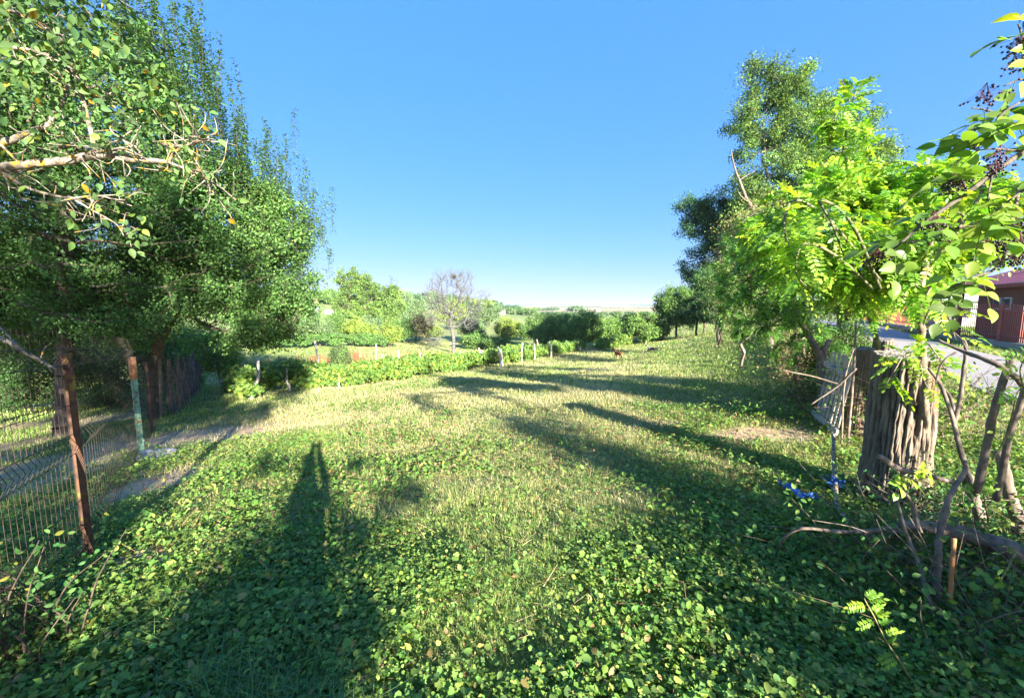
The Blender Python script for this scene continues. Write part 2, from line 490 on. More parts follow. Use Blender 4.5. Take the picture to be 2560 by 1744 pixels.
rr = np.concatenate([[0.0], np.exp(np.linspace(math.log(.35), math.log(6000), 320))])
aa = np.concatenate([np.arange(-60, 60, .4), np.arange(60, 300, 4.0)]) * math.pi / 180
RR, AA = np.meshgrid(rr, aa, indexing='ij')
gx, gy = (RR * np.sin(AA)), (RR * np.cos(AA))
gzv = gz(gx.ravel(), gy.ravel())
gzn = gzv + (fbm(gx.ravel() * 3, gy.ravel() * 3, 2, 3) - .5) * .05 * (RR.ravel() < 40) * (RR.ravel() > .01)
gmb = MB()
nr_, na_ = RR.shape
i, j = np.meshgrid(np.arange(nr_ - 1), np.arange(na_), indexing='ij'); i = i.ravel(); j = j.ravel(); j2 = (j + 1) % na_
Lq = np.stack([i * na_ + j, i * na_ + j2, (i + 1) * na_ + j2, (i + 1) * na_ + j], -1)
gmb.add(np.stack([gx.ravel(), gy.ravel(), gzn], -1), Lq.ravel(), np.full(len(Lq), 4), ground_col(gx.ravel(), gy.ravel()))
tag(gmb.build('ground', M['ground']), kind='structure')


# ------------------------------------------------------------------ village road on the right
def road_pt(s, off):
    """s metres along the road, off metres across (0 near edge)"""
    p0 = np.array([6.65, 2.77]); d = np.array([.556, .831]); n = np.array([.831, -.556])
    bend = .0012 * s * s * n[None] if np.ndim(s) else .0012 * s * s * n
    return p0 + np.multiply.outer(s, d) + np.multiply.outer(off, n) - bend * .4


rmb = MB()
S = np.linspace(-14, 70, 110); O = np.array([0, .02, .8, 1.6, 2.4, 3.08, 3.1])
pts = []
for s_ in S:
    wob = .16 * (fbm(s_ * .9, 0, 8) - .5)
    for k_, o_ in enumerate(O):
        p = road_pt(s_, o_ + (wob if k_ < 2 else 0))
        pts.append((p[0], p[1], g1(p[0], p[1]) + (.055 if 0 < k_ < len(O) - 1 else -.05)))
ns_, no_ = len(S), len(O)
i, j = np.meshgrid(np.arange(ns_ - 1), np.arange(no_ - 1), indexing='ij'); i = i.ravel(); j = j.ravel()
rmb.add(pts, np.stack([i * no_ + j, i * no_ + j + 1, (i + 1) * no_ + j + 1, (i + 1) * no_ + j], -1).ravel(), np.full(len(i), 4))
tag(rmb.build('road', M['asphalt'], smooth=False), kind='structure')


def road_side(x, y):
    """signed distance from the near edge of the road (positive over the road), and beyond the far edge"""
    p = np.stack([x - 6.65, y - 2.77], -1)
    s = p @ np.array([.556, .831]); o = p @ np.array([.831, -.556])
    return o + .00048 * s * s


# ------------------------------------------------------------------ grass, leafy ground cover, weeds
G_GREEN = [(.18, .27, .06), (.23, .33, .075), (.13, .22, .055), (.29, .37, .095)]
G_DRY = [(.46, .43, .20), (.54, .50, .28), (.37, .33, .14), (.29, .21, .10)]


def blades(mb, x, y, h, w, lean, col, g):
    """curved grass blades: two segments and a tip"""
    n = len(x)
    z = gz(x, y)
    a = g.uniform(0, 2 * math.pi, n); s = np.stack([np.cos(a), np.sin(a), 0 * a], -1)
    b = a + math.pi / 2 + g.normal(size=n) * .5
    d = np.stack([np.cos(b), np.sin(b), 0 * b], -1)
    P = np.stack([x, y, z - .01], -1)
    up = np.array([0, 0, 1.0])
    h = h[:, None]; w = w[:, None] / 2; lean = lean[:, None]
    p1 = P + up * h * .5 + d * h * lean * .3
    p2 = P + up * h * (.95 - .35 * lean) + d * h * lean
    V = np.stack([P - s * w, P + s * w, p1 + s * w * .8, p1 - s * w * .8, p2], 1)
    L = np.array([0, 1, 2, 3, 3, 2, 4])
    mb.add(V.reshape(-1, 3), (L[None] + (np.arange(n) * 5)[:, None]).ravel(), np.tile([4, 3], n), np.repeat(col, 5, 0))


def field_ok(x, y):
    o = road_side(x, y)
    return ~((o > -.03) & (o < 3.15))


g = np.random.default_rng(5)
n = 1250000
r = np.exp(g.uniform(math.log(1.1), math.log(70), n)); a = np.radians(g.uniform(-64, 64, n))
x, y = r * np.sin(a), r * np.cos(a)
d = dryness(x, y); dm = dirt_mask(x, y)
tuft = fbm(x * 1.6, y * 1.6, 31, 3)
keep = field_ok(x, y) & (g.uniform(size=n) > dm * .93) & (g.uniform(size=n) < (.85 + .15 * sstep(2.2, 4.5, r)) * (.45 + 1.1 * tuft))
x, y, r, d, tuft = x[keep], y[keep], r[keep], d[keep], tuft[keep]
n = len(x)
dry = g.uniform(size=n) < d * .8 + .06
col = np.where(dry[:, None], pal(n, G_DRY, [4, 3, 2, 1], g=g), pal(n, G_GREEN, g=g))
big = fbm(x * .25, y * .25, 77, 3)[:, None]
col = col * (.75 + .5 * big)
h = g.uniform(.03, .085, n) * (1 + .03 * np.minimum(r, 30)) * (.6 + .9 * tuft) * np.where(dry, 1.15, .95)
tall = (tuft > .66); h = np.where(tall, h * 1.35, h)
wd = np.maximum(.004, r * .00078) * g.uniform(.7, 1.3, n)
gm = MB(); blades(gm, x, y, h, wd, g.uniform(.1, 1.2, n), col, g)
tag(gm.build('grass', M['grass'], smooth=False), kind='stuff', label='short green and straw coloured meadow grass')

# tall tufts and dry straws near the camera
gm = MB()
tx, ty, tn, tl = [], [], [], []
for px_, Y_, num, L_, sp in [(620, 1.75, 420, .36, .22), (720, 1.62, 420, .34, .2), (830, 1.9, 200, .26, .2), (560, 2.2, 220, .3, .25), (1760, 5.9, 110, .2, .1), (2440, 2.5, 80, .3, .2),
                             (1980, 5.4, 120, .2, .25), (1350, 4.8, 200, .16, .4), (1150, 4.5, 200, .16, .4), (900, 4.6, 160, .17, .4), (560, 3.9, 160, .17, .35), (1530, 3.0, 160, .18, .3), (1330, 2.5, 150, .2, .3), (930, 2.7, 150, .18, .25), (1500, 4.6, 150, .17, .3)]:
    p = on(px_, Y_)
    tx.append(p[0] + g.normal(size=num) * sp); ty.append(p[1] + g.normal(size=num) * sp * .6); tl.append(g.uniform(.5, 1.1, num) * L_)
tx, ty, tl = map(np.concatenate, (tx, ty, tl)); n = len(tx)
blades(gm, tx, ty, tl, np.full(n, .0055), g.uniform(.3, 1.3, n), pal(n, [(.08, .2, .06), (.12, .25, .08), (.17, .26, .08)], g=g), g)
tag(gm.build('tall_grass', M['grass'], smooth=False), kind='stuff', label='long drooping tufts of green grass')

# leafy ground cover: round and pointed leaves on short stalks
g = np.random.default_rng(6)
n = 820000
r = np.sqrt(g.uniform(.9 ** 2, 9.0 ** 2, n)); a = np.radians(g.uniform(-66, 66, n))
x, y = r * np.sin(a), r * np.cos(a)
cov = fbm(x * .9, y * .9, 41, 4)
dens = np.clip(1.2 - sstep(2.2, 4.0, y) * 1.08 + .6 * sstep(.8, 2.6, x - .15 * y) + .35 * sstep(2.0, 3.2, -x - .1 * y), 0, 1) * (.12 + .88 * sstep(.40, .54, cov + .08))
dens = dens * (1 - .6 * sstep(5, 8.5, r))
keep = (g.uniform(size=n) < dens) & (g.uniform(size=n) > dirt_mask(x, y) * .97) & (road_side(x, y) < -.05)
x, y, r = x[keep], y[keep], r[keep]; n = len(x)
z = gz(x, y)
hump = fbm(x * 2.3, y * 2.3, 51, 3)
hh = g.uniform(.01, .10, n) * (.4 + 1.4 * hump) * (1 + .5 * (r < 3))
big = fbm(x * 1.7, y * 1.7, 61, 2)
size = np.clip(.0135 * np.exp(g.normal(size=n) * .46), .006, .036) * (.7 + .8 * big) * np.where(r < 3, 1.15, 1) * (1 + .05 * r)
nd = unit(np.stack([g.normal(size=n) * .42, g.normal(size=n) * .42, np.ones(n)], -1))
yd = unit(np.cross(nd, rdir(n, g)))
col = pal(n, [(.14, .25, .055), (.18, .30, .06), (.10, .19, .055), (.27, .37, .08), (.28, .24, .08)], [5, 5, 3, 2.5, .6], .24, g)
kind_ = g.uniform(size=n)
P = np.stack([x, y, z + hh], -1)
gm = MB()
for sel, T in ((kind_ < .5, T_ROUND), ((kind_ >= .5) & (kind_ < .8), T_OVAL), (kind_ >= .8, T_VINE)):
    leaves(gm, T, P[sel], yd[sel], nd[sel], size[sel] * (1.25 if T is T_OVAL else 1), col[sel])
tag(gm.build('ground_ivy', M['leaf']), kind='stuff', label='low carpet of round and lobed green leaves')

# litter: dead stems and dry leaves among the leaves
gm = MB()
n = 4200
x = g.uniform(-3.5, 5.5, n); y = g.uniform(1.1, 7, n)
k = field_ok(x, y); x, y = x[k], y[k]; n = len(x)
z = gz(x, y) + g.uniform(.02, .09, n); A = np.stack([x, y, z], -1); dd = rdir(n, g) * np.array([1, 1, .35]); 
sticks(gm, A, A + unit(dd) * g.uniform(.03, .2, n)[:, None], g.uniform(.0012, .003, n), .0009, 4, pal(n, [(.36, .24, .13), (.48, .37, .22), (.24, .15, .09)], g=g))
n = 3600
x = g.uniform(-5.5, 5.5, n); y = g.uniform(1.1, 8, n); k = field_ok(x, y); x, y = x[k], y[k]; n = len(x)
leaves(gm, T_OVAL, np.stack([x, y, gz(x, y) + g.uniform(.02, .09, n)], -1), rdir(n, g), unit(rdir(n, g) + np.array([0, 0, .8])), g.uniform(.02, .045, n), pal(n, [(.36, .2, .09), (.45, .32, .08), (.25, .13, .07)], g=g))
tag(gm.build('leaf_litter', M['grass']), kind='stuff', label='dry brown stems and fallen leaves')

# taller broad-leaved weeds standing out of the meadow, on the verge and under the hedge
g = np.random.default_rng(8)
gm = MB()
n = 8200
r = np.exp(g.uniform(math.log(1.5), math.log(45), n)); a = np.radians(g.uniform(-58, 60, n)); x, y = r * np.sin(a), r * np.cos(a)
hedge = np.abs((x - 5.0) - .585 * (y - 6.3) + .6) < 1.6
k = field_ok(x, y) & (g.uniform(size=n) > dirt_mask(x, y)) & ((fbm(x * .5, y * .5, 91) > .55) | hedge)
x, y, r, hedge = x[k], y[k], r[k], hedge[k]; n = len(x); z = gz(x, y)
h = g.uniform(.05, .16, n) * (1 + .03 * r) * np.where(hedge & (y > 6.5), 2.4, 1)
for q in range(9):
    t = g.uniform(.2, 1, n); P = np.stack([x + g.normal(size=n) * .05, y + g.normal(size=n) * .05, z + h * t], -1)
    o_ = rdir(n, g); o_[:, 2] = np.abs(o_[:, 2]) * .6
    leaves(gm, T_DIA if q % 2 else T_OVAL, P, o_, unit(rdir(n, g) * .6 + np.array([0, 0, 1])), g.uniform(.03, .055, n) * (1 + .05 * r), pal(n, [(.11, .24, .045), (.17, .29, .055), (.26, .31, .07), (.33, .25, .12)], [4, 4, 1.5, .6], g=g))
tag(gm.build('weeds', M['leaf']), kind='stuff', label='broad leaved weeds scattered through the meadow')

# ------------------------------------------------------------------ trees
def blob_points(blobs, n, g, shell=.55):
    B = np.array([b[:6] for b in blobs], float); w = np.array([(b[6] if len(b) > 6 else 1) * (b[3] * b[4] * b[5]) ** .8 for b in blobs])
    i = g.choice(len(B), n, p=w / w.sum())
    u = rdir(n, g); rad_ = g.uniform(size=n) ** (1 / 3)
    rad_ = rad_ * (1 - shell) + shell * (.72 + .28 * rad_)
    rad_ = rad_ * (1 + .16 * g.normal(size=n) * (rad_ > .6) * .6)
    return B[i, :3] + u * B[i, 3:6] * rad_[:, None]


def skeleton(trunk, pts, g, wlen=.35):
    """join the crown points to the trunk, each to the nearest node already joined"""
    trunk = np.asarray(trunk, float)
    top = trunk[-1]
    pts = pts[np.argsort(np.linalg.norm(pts - top, axis=1))]
    nodes = list(trunk); par = [-1] + list(range(len(trunk) - 1)); plen = [0.0]
    for i in range(1, len(trunk)): plen.append(plen[-1] + np.linalg.norm(trunk[i] - trunk[i - 1]))
    N = np.zeros((len(trunk) + len(pts), 3)); N[:len(trunk)] = trunk
    PL = np.zeros(len(N)); PL[:len(trunk)] = plen
    pa = np.full(len(N), -1); pa[:len(trunk)] = par
    m = len(trunk); lo = max(1, int(len(trunk) * .45))
    for p in pts:
        d = np.linalg.norm(N[lo:m] - p, axis=1)
        k = np.argmin(d + wlen * PL[lo:m] * .5 + .3 * np.maximum(0, N[lo:m, 2] - p[2])) + lo
        N[m] = p; pa[m] = k; PL[m] = PL[k] + np.linalg.norm(N[k] - p); m += 1
    return N, pa


def limb_radii(N, pa, ntr, r0, rtip):
    cnt = np.ones(len(N))
    for i in range(len(N) - 1, 0, -1):
        if pa[i] >= 0: cnt[pa[i]] += cnt[i]
    rr_ = rtip + (r0 - rtip) * (cnt / cnt[0]) ** .48
    return rr_


BARK = (.10, .082, .06)


def make_tree(name, label, cat, base, trunk, blobs, K=160, nleaf=20000, lsize=.06, clump=.28, T=T_DIA, cols=G_GREEN, r0=.12, rtip=.006, group=None,
              seed=1, mat='leaf', bark=BARK, hang=.25, shell=.55, shoots=None, twigs=1, barkmat='bark', lvar=.16, upness=.5, part='trunk', wlen=.35, shade_var=.22):
    g = np.random.default_rng(seed)
    base = np.asarray(base, float)
    root = tag(empty(name, base), label, cat, group)
    pts = blob_points(blobs, K, g, shell)
    tr = np.asarray(trunk, float)
    if len(tr) > 2:
        tr, _ = smooth_path(tr, np.ones(len(tr)), 3)
    N, pa = skeleton(tr, pts, g, wlen)
    R_ = limb_radii(N, pa, len(tr), r0, rtip)
    R_[0] *= 1.35
    mb = MB()
    ii = np.arange(1, len(N)); A, B = N[pa[ii]], N[ii]
    mid = (A + B) / 2 + g.normal(size=A.shape) * .07 * np.linalg.norm(B - A, axis=1, keepdims=True)
    ns = 8 if r0 > .05 else 5
    is_tr = ii < len(tr)
    ra = np.where(is_tr, R_[pa[ii]], np.minimum(R_[pa[ii]], R_[ii] * 1.35)); rb = R_[ii]
    rm = (ra + rb) / 2
    bc = pal(len(ii), [bark], var=.12, g=g)
    sticks(mb, A, mid, ra, rm, ns, bc); sticks(mb, mid, B, rm, rb, ns, bc)
    # twigs off the outer nodes
    cr = np.arange(len(tr), len(N))
    outw = unit(N[cr] - N[pa[cr]] + g.normal(size=(len(cr), 3)) * .1)
    tp = []
    for q in range(3 * twigs):
        dd = unit(outw * .8 + rdir(len(cr), g) * .9 + np.array([0, 0, .25]))
        e = N[cr] + dd * g.uniform(.5, 1.3, len(cr))[:, None] * clump
        sticks(mb, N[cr], e, rtip * .9, rtip * .45, 4, bark); tp.append(e)
    if mb.n: mb.build(part, M[barkmat], root, base)
    # leaves in clumps round nodes and twig ends
    an = np.concatenate([N[cr]] + tp); na = len(an)
    w = g.gamma(.9, 1, na); k = g.choice(na, nleaf, p=w / w.sum())
    off = g.normal(size=(nleaf, 3)) * clump * np.array([.5, .5, .42])
    pos = an[k] + off
    cent = np.mean([b[:3] for b in blobs], axis=0)
    ow = unit(pos - cent)
    yd = unit(rdir(nleaf, g) + ow * .5 + np.array([0, 0, -hang]))
    nd = unit(rdir(nleaf, g) * .8 + ow * .35 + np.array([0, 0, upness]))
    cf = np.exp(g.normal(size=na) * shade_var)[k][:, None]
    col = pal(nleaf, cols, var=lvar, g=g) * cf
    cm = MB()
    leaves(cm, T, pos, yd, nd, g.uniform(.65, 1.25, nleaf) * lsize, col)
    if shoots:      # upright leafy shoots
        ns_, smin, smax, per = shoots[:4]
        topz = sorted(range(na), key=lambda q: -(an[q][2] + 1.2 * abs(g.normal()) * 1.0))[:max(ns_ * 3, ns_)]
        sel = g.choice(topz, ns_, replace=False) if not len(shoots) > 4 else None
        S0 = an[sel] if sel is not None else np.asarray(shoots[4])
        if sel is None:
            ext = []
            for s0 in np.asarray(shoots[4]):
                for _ in range(2): ext.append(s0 + g.normal(size=3) * np.array([.28, .5, .15]) - np.array([0, 0, .25]))
            q_ = N[cr]; hi_ = q_[q_[:, 2] > np.percentile(q_[:, 2], 35)]
            S0 = np.concatenate([S0 - [0, 0, .2], np.array(ext), hi_[g.choice(len(hi_), ns_, replace=False)]])
        for s0 in S0:
            Ls = g.uniform(smin, smax); dv = unit(np.array([g.normal() * .10, g.normal() * .10, 1.0]))
            e = s0 + dv * Ls
            sticks(mb2 := MB(), [s0], [e], rtip, rtip * .4, 4, bark)
            cm.v += mb2.v; cm.c += mb2.c; cm.l += [l + cm.n for l in mb2.l]; cm.z += mb2.z; cm.n += mb2.n
            t = g.uniform(-.15, 1, per)
            p = s0 + (e - s0) * t[:, None] + g.normal(size=(per, 3)) * .05 * (1.5 - t[:, None])
            a_ = g.uniform(0, 2 * math.pi, per)
            y_ = unit(np.stack([np.cos(a_), np.sin(a_), g.uniform(-.9, .3, per)], -1))
            leaves(cm, T, p, y_, unit(rdir(per, g) * .5 + np.array([0, 0, 1])), g.uniform(.6, 1.1, per) * lsize, pal(per, cols, var=lvar, g=g))
    cm.build('crown', M[mat], root, base)
    return root


def eb(px, py, Y, rx, rz, ry=None, w=1):
    """crown lobe seen at pixel px, py at distance Y with half sizes in pixels; ry metres deep"""
    p = at(px, py, Y); k = Y / 1000.
    return (p[0], p[1], p[2], rx * k, ry if ry else rx * k * .9, rz * k, w)


K_ = 1.1015
PEAR = [(.065, .15, .04), (.09, .19, .05), (.12, .225, .06), (.05, .115, .035)]
# pear trees behind the wire fence
b = on(165, 8.6)
make_tree('pear_tree', 'tall dense pear tree with upright leafy shoots behind the rusty fence post', 'pear tree', b,
          [b, at(160, 900, 8.6), at(168, 780, 8.6), at(165, 640, 8.5), at(175, 480, 8.5), at(200, 330, 8.5)],
          [eb(180, 560, 8.6, 270, 190, 2.0), eb(250, 330, 8.6, 215, 190, 1.7), eb(345, 280, 8.8, 100, 150, 1.0, 1.2), eb(20, 420, 8.4, 190, 260, 1.8), eb(60, 740, 8.8, 170, 90, 1.4), eb(415, 390, 8.8, 78, 130, .9),
           eb(470, 560, 8.9, 95, 170, 1.2), eb(270, 760, 8.3, 170, 75, 1.2), eb(80, 150, 8.6, 180, 140, 1.2), eb(90, 830, 9.2, 190, 50, 1.0), eb(330, 830, 9.6, 90, 45, .9)],
          K=620, nleaf=112000, lsize=.072, clump=.26, cols=PEAR, r0=.14, seed=21,
          shoots=(70, .6, 1.6, 130, [at(px, py, Y) for px, py, Y in
                  [(388, 150, 8.7), (402, 200, 8.7), (432, 170, 8.8), (452, 150, 8.8), (480, 190, 8.9), (505, 210, 8.9), (525, 260, 9), (545, 290, 9), (535, 340, 9), (552, 350, 9), (470, 250, 8.8), (420, 260, 8.6), (365, 130, 8.6),
                   (340, 120, 8.6), (500, 300, 8.9), (515, 380, 9), (455, 330, 8.8), (380, 240, 8.6), (330, 180, 8.6), (545, 420, 9.), (300, 120, 8.5), (400, 110, 8.7), (445, 100, 8.8), (535, 230, 9.0), (488, 130, 8.9), (548, 240, 9.0), (360, 60, 8.6), (320, 70, 8.6)]]))
b = on(388, 10.4)
make_tree('pear_tree', 'spreading pear tree with an arching lower limb at the end of the wire fence', 'pear tree', b,
          [b, at(386, 980, 10.4), at(392, 880, 10.4), at(430, 780, 10.3), at(470, 660, 10.3)],
          [eb(530, 600, 10.4, 150, 150, 1.7), eb(640, 690, 10.4, 115, 130, 1.6), eb(600, 555, 10.6, 85, 110, 1.2), eb(650, 500, 10.7, 36, 70, .8), eb(700, 560, 10.6, 55, 75, .8), eb(735, 590, 10.6, 35, 65, .6, 1.2), eb(620, 815, 10.1, 75, 60, 1.0),
           eb(430, 700, 10.2, 140, 120, 1.6), eb(690, 780, 10.3, 65, 80, 1.0), eb(480, 775, 10.2, 90, 45, 1.), eb(300, 740, 10.8, 130, 90, 1.4), eb(545, 460, 10.7, 38, 70, .8), eb(665, 855, 10.2, 35, 30, .6)],
          K=640, nleaf=118000, lsize=.073, clump=.25, cols=[(.08, .175, .045), (.11, .22, .055), (.15, .26, .065), (.06, .13, .04)], r0=.13, seed=22,
          shoots=(60, .5, 1.35, 105, [at(px, py, 10.6) for px, py in
                  [(608, 370), (640, 380), (668, 350), (662, 400), (690, 450), (715, 480), (725, 500), (690, 520), (735, 530), (765, 560), (783, 560), (775, 600), (600, 420), (560, 380), (575, 340), (742, 640), (752, 700), (755, 650), (620, 440), (650, 430), (585, 420), (768, 620)]]))
b = on(-90, 9.5)
make_tree('fruit_tree', 'dark shaded fruit tree at the far left edge behind the wire fence', 'fruit tree', b,
          [b, at(-80, 900, 9.5), at(-60, 700, 9.5), at(-40, 500, 9.5)],
          [eb(-60, 560, 9.5, 230, 220, 1.8), eb(20, 790, 9.6, 170, 90, 1.4), eb(-60, 250, 9.5, 230, 230, 1.6)],
          K=320, nleaf=62000, lsize=.066, clump=.3, cols=PEAR, r0=.14, seed=23)
# shrubs and hedge in the garden behind
b = on(150, 12.5)
make_tree('understory_bush', 'dark tangled bushes right behind the wire fence', 'bush', b, [b, b + [0, 0, .4], b + [0, 0, .9]],
          [eb(-100, 880, 12, 160, 80, .8), eb(100, 890, 12.5, 150, 70, .8), eb(280, 900, 13, 110, 70, .8), eb(400, 910, 13.5, 50, 60, .6), eb(0, 960, 12, 150, 50, .8), eb(230, 970, 13, 120, 45, .7)],
          K=300, nleaf=42000, lsize=.075, clump=.3, cols=[(.05, .11, .03), (.07, .15, .04), (.035, .08, .025)], r0=.05, seed=240)
b = on(60, 17)
make_tree('garden_hedge', 'dim leafy hedge across the back of the fenced garden', 'hedge', b, [b, b + [0, 0, .6], b + [0, 0, 1.2]],
          [eb(-150, 800, 17, 200, 110, 1.5), eb(100, 820, 17.5, 200, 100, 1.5), eb(300, 850, 18, 150, 85, 1.3), eb(80, 700, 19, 190, 110, 1.5)],
          K=300, nleaf=42000, lsize=.13, clump=.5, cols=PEAR, r0=.06, seed=24, mat='leaf')
b = on(470, 19)
make_tree('shrub', 'bluish green leafy shrub at the far end of the wire fence', 'shrub', b, [b, b + [0, 0, .5], b + [0, 0, 1.]],
          [eb(465, 900, 19, 38, 75, .8), eb(450, 950, 19, 35, 50, .7), eb(500, 860, 19.5, 45, 45, .8), eb(430, 880, 19, 40, 70, .8)],
          K=110, nleaf=12000, lsize=.1, clump=.26, cols=[(.07, .2, .08), (.1, .24, .09), (.15, .26, .07)], r0=.05, seed=25)
b = on(553, 17.5)
make_tree('young_walnut', 'small round young tree with a pale trunk on the grass beside the fence end', 'tree', b,
          [b, at(549, 945, 17.5), at(545, 925, 17.5), at(543, 905, 17.5)],
          [eb(530, 880, 17.5, 58, 42, .9), eb(510, 850, 17.6, 40, 30, .7), eb(560, 900, 17.4, 35, 25, .6), eb(545, 915, 17.4, 30, 12, .5)],
          K=120, nleaf=9000, lsize=.1, clump=.22, cols=[(.16, .28, .05), (.22, .32, .06), (.12, .22, .045)], r0=.06, seed=26, bark=(.42, .38, .32))
b = on(-30, 21)
make_tree('garden_tree', 'broad garden tree closing the view far behind the fenced garden', 'tree', on(330, 24), [on(330, 24), on(330, 24) + [0, 0, 1.5], on(330, 24) + [0, 0, 3]],
          [eb(330, 790, 24, 140, 80, 2), eb(130, 760, 24, 150, 110, 2), eb(-100, 720, 24, 180, 130, 2)],
          K=260, nleaf=36000, lsize=.16, clump=.6, cols=PEAR, r0=.14, seed=27)

# tall black locust on the right, its lower side crown and the dead limb
LOC = [(.09, .18, .05), (.13, .23, .055), (.19, .28, .06), (.06, .14, .045)]
b = on(1930, 24)
make_tree('locust_tree', 'tall airy locust tree rising above the bright bush on the right', 'locust tree', b,
          [b, at(1925, 760, 24), at(1915, 660, 24), at(1915, 560, 24), at(1915, 420, 24), at(1905, 300, 24)],
          [eb(1930, 215, 24, 65, 45, 1.2), eb(1885, 180, 24, 30, 20, .6), eb(1975, 245, 24, 38, 40, .9), eb(1900, 300, 24, 55, 55, 1.2), eb(1870, 370, 24, 30, 35, .8), eb(1985, 330, 24, 70, 60, 1.5), eb(2055, 300, 24, 35, 50, .8), eb(2060, 400, 24, 75, 90, 1.6),
           eb(2140, 310, 24, 38, 45, .9), eb(2170, 430, 24.2, 45, 75, 1.2), eb(2205, 400, 24.4, 22, 30, .6), eb(1960, 470, 24, 90, 90, 1.8), eb(1885, 560, 24, 60, 90, 1.2), eb(1865, 480, 24, 28, 40, .7), eb(2060, 560, 24, 120, 110, 2), eb(1930, 680, 24, 80, 80, 1.5), eb(1850, 700, 23.5, 50, 70, 1.), eb(1880, 610, 24, 60, 60, 1.)],
          K=760, nleaf=165000, lsize=.125, clump=.40, cols=LOC, r0=.12, rtip=.008, seed=31, T=T_DIA, hang=.5, lvar=.2)
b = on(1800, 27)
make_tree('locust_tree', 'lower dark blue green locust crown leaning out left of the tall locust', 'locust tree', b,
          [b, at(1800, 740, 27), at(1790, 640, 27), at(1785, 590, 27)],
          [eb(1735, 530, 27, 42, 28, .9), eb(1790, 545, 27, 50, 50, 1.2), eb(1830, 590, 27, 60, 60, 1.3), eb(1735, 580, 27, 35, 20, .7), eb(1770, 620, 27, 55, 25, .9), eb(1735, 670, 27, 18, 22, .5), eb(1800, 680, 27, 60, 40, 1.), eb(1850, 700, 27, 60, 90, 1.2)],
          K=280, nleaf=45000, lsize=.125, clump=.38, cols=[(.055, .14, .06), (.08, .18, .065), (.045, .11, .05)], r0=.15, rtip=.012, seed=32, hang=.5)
db = MB()
tube(db, [at(1905, 590, 14), at(1893, 540, 14), at(1868, 500, 14), at(1850, 455, 14), at(1840, 430, 14), at(1832, 400, 14), at(1828, 375, 14)], [.07, .06, .05, .04, .03, .022, .014], 8)
tube(db, [at(1850, 450, 14), at(1870, 437, 14), at(1885, 430, 14), at(1893, 418, 14)], [.022, .016, .01, .005], 6)
tube(db, [at(1870, 505, 14), at(1852, 490, 14), at(1845, 478, 14)], [.024, .017, .012], 6)
tube(db, [at(1905, 590, 14), at(1915, 700, 14), on(1930, 14)], [.07, .085, .1], 8)
tag(db.build('dead_trunk', M['dead'], None, on(1930, 14)), 'bare grey dead limb curving up beside the tall locust tree', 'dead tree')

# ------------------------------------------------------------------ trees and bushes of the middle distance
MG = [(.12, .225, .055), (.16, .27, .065), (.09, .18, .05)]
MY = [(.22, .31, .06), (.28, .36, .07), (.16, .25, .05)]
MB_ = [(.12, .20, .09), (.15, .24, .10), (.19, .27, .12)]


ORDW = 'first second third fourth fifth sixth seventh eighth ninth tenth eleventh twelfth thirteenth fourteenth fifteenth sixteenth seventeenth eighteenth nineteenth twentieth'.split()


def ordw(i, order): return ORDW[list(order).index(i)]


def mid_tree(name, label, px, ytop, ybot, hw, Y, cols=MG, cat='tree', n=9000, group=None, seed=0, shape='round', r0=.12, trunkvis=.12, ls=None):
    """tree given by its outline in photograph pixels: top, foot and half width"""
    b = on(px, Y); k = Y / 1000.
    hp = ybot - ytop
    zt = at(px, ytop, Y)[2]; h = zt - b[2]
    w = hw * k; g = np.random.default_rng(seed + 500)
    bl = []
    if shape == 'cone':
        for i in range(7):
            t = i / 6; bl.append((b[0], b[1], b[2] + h * (.18 + .76 * t), w * (1 - .85 * t), w * (1 - .85 * t), h * .11, 1.5))
    else:
        c0 = b[2] + h * (trunkvis + (1 - trunkvis) / 2); rz = h * (1 - trunkvis) / 2
        bl.append((b[0], b[1], c0, w * .78, w * .78, rz * .86, 1))
        for i in range(7):
            a = i * .9 + g.uniform(0, .6); e = g.uniform(-.5, .8)
            bl.append((b[0] + .6 * w * math.cos(a), b[1] + .6 * w * math.sin(a), c0 + rz * .6 * e, w * g.uniform(.3, .5), w * .42, rz * g.uniform(.28, .42), 1.2))
    ls = ls or max(.07, Y * .0030)
    return make_tree(name, label, cat, b, [b, b + [0, 0, h * .25], b + [w * .05, 0, h * .5], b + [0, 0, h * .75]], bl, K=int(60 + n / 90), nleaf=n, lsize=ls, clump=ls * 2.6, T=T_CLUMP if Y > 40 else T_DIA,
                     cols=cols, r0=r0, rtip=.015, seed=seed, mat='far_leaf', group=group, shade_var=.25)


b = on(880, 88)
make_tree('walnut_tree', 'largest rounded walnut tree in the middle distance left of the bare tree', 'walnut tree', b, [b, b + [0, 0, 3], b + [0, 0, 7]],
          [eb(893, 725, 88, 42, 42, 4), eb(872, 700, 88, 28, 25, 3), eb(915, 715, 88, 28, 28, 3), eb(865, 760, 88, 25, 35, 3), eb(925, 760, 88, 45, 38, 4), eb(885, 790, 88, 45, 30, 4), eb(955, 790, 87, 40, 28, 3), eb(848, 790, 88, 18, 25, 3), eb(965, 750, 89, 30, 25, 3), eb(930, 800, 86, 35, 22, 3), eb(980, 775, 89, 25, 25, 3)],
          K=420, nleaf=34000, lsize=.26, clump=.62, T=T_CLUMP, cols=[(.13, .23, .05), (.18, .28, .06), (.10, .18, .045)], r0=.35, rtip=.03, seed=41, mat='far_leaf')
mid_tree('spruce', 'pointed tall evergreen between the big walnut and the bare tree', 987, 700, 812, 34, 86, [(.12, .21, .055), (.16, .26, .06)], n=14000, seed=42, shape='cone', cat='conifer')
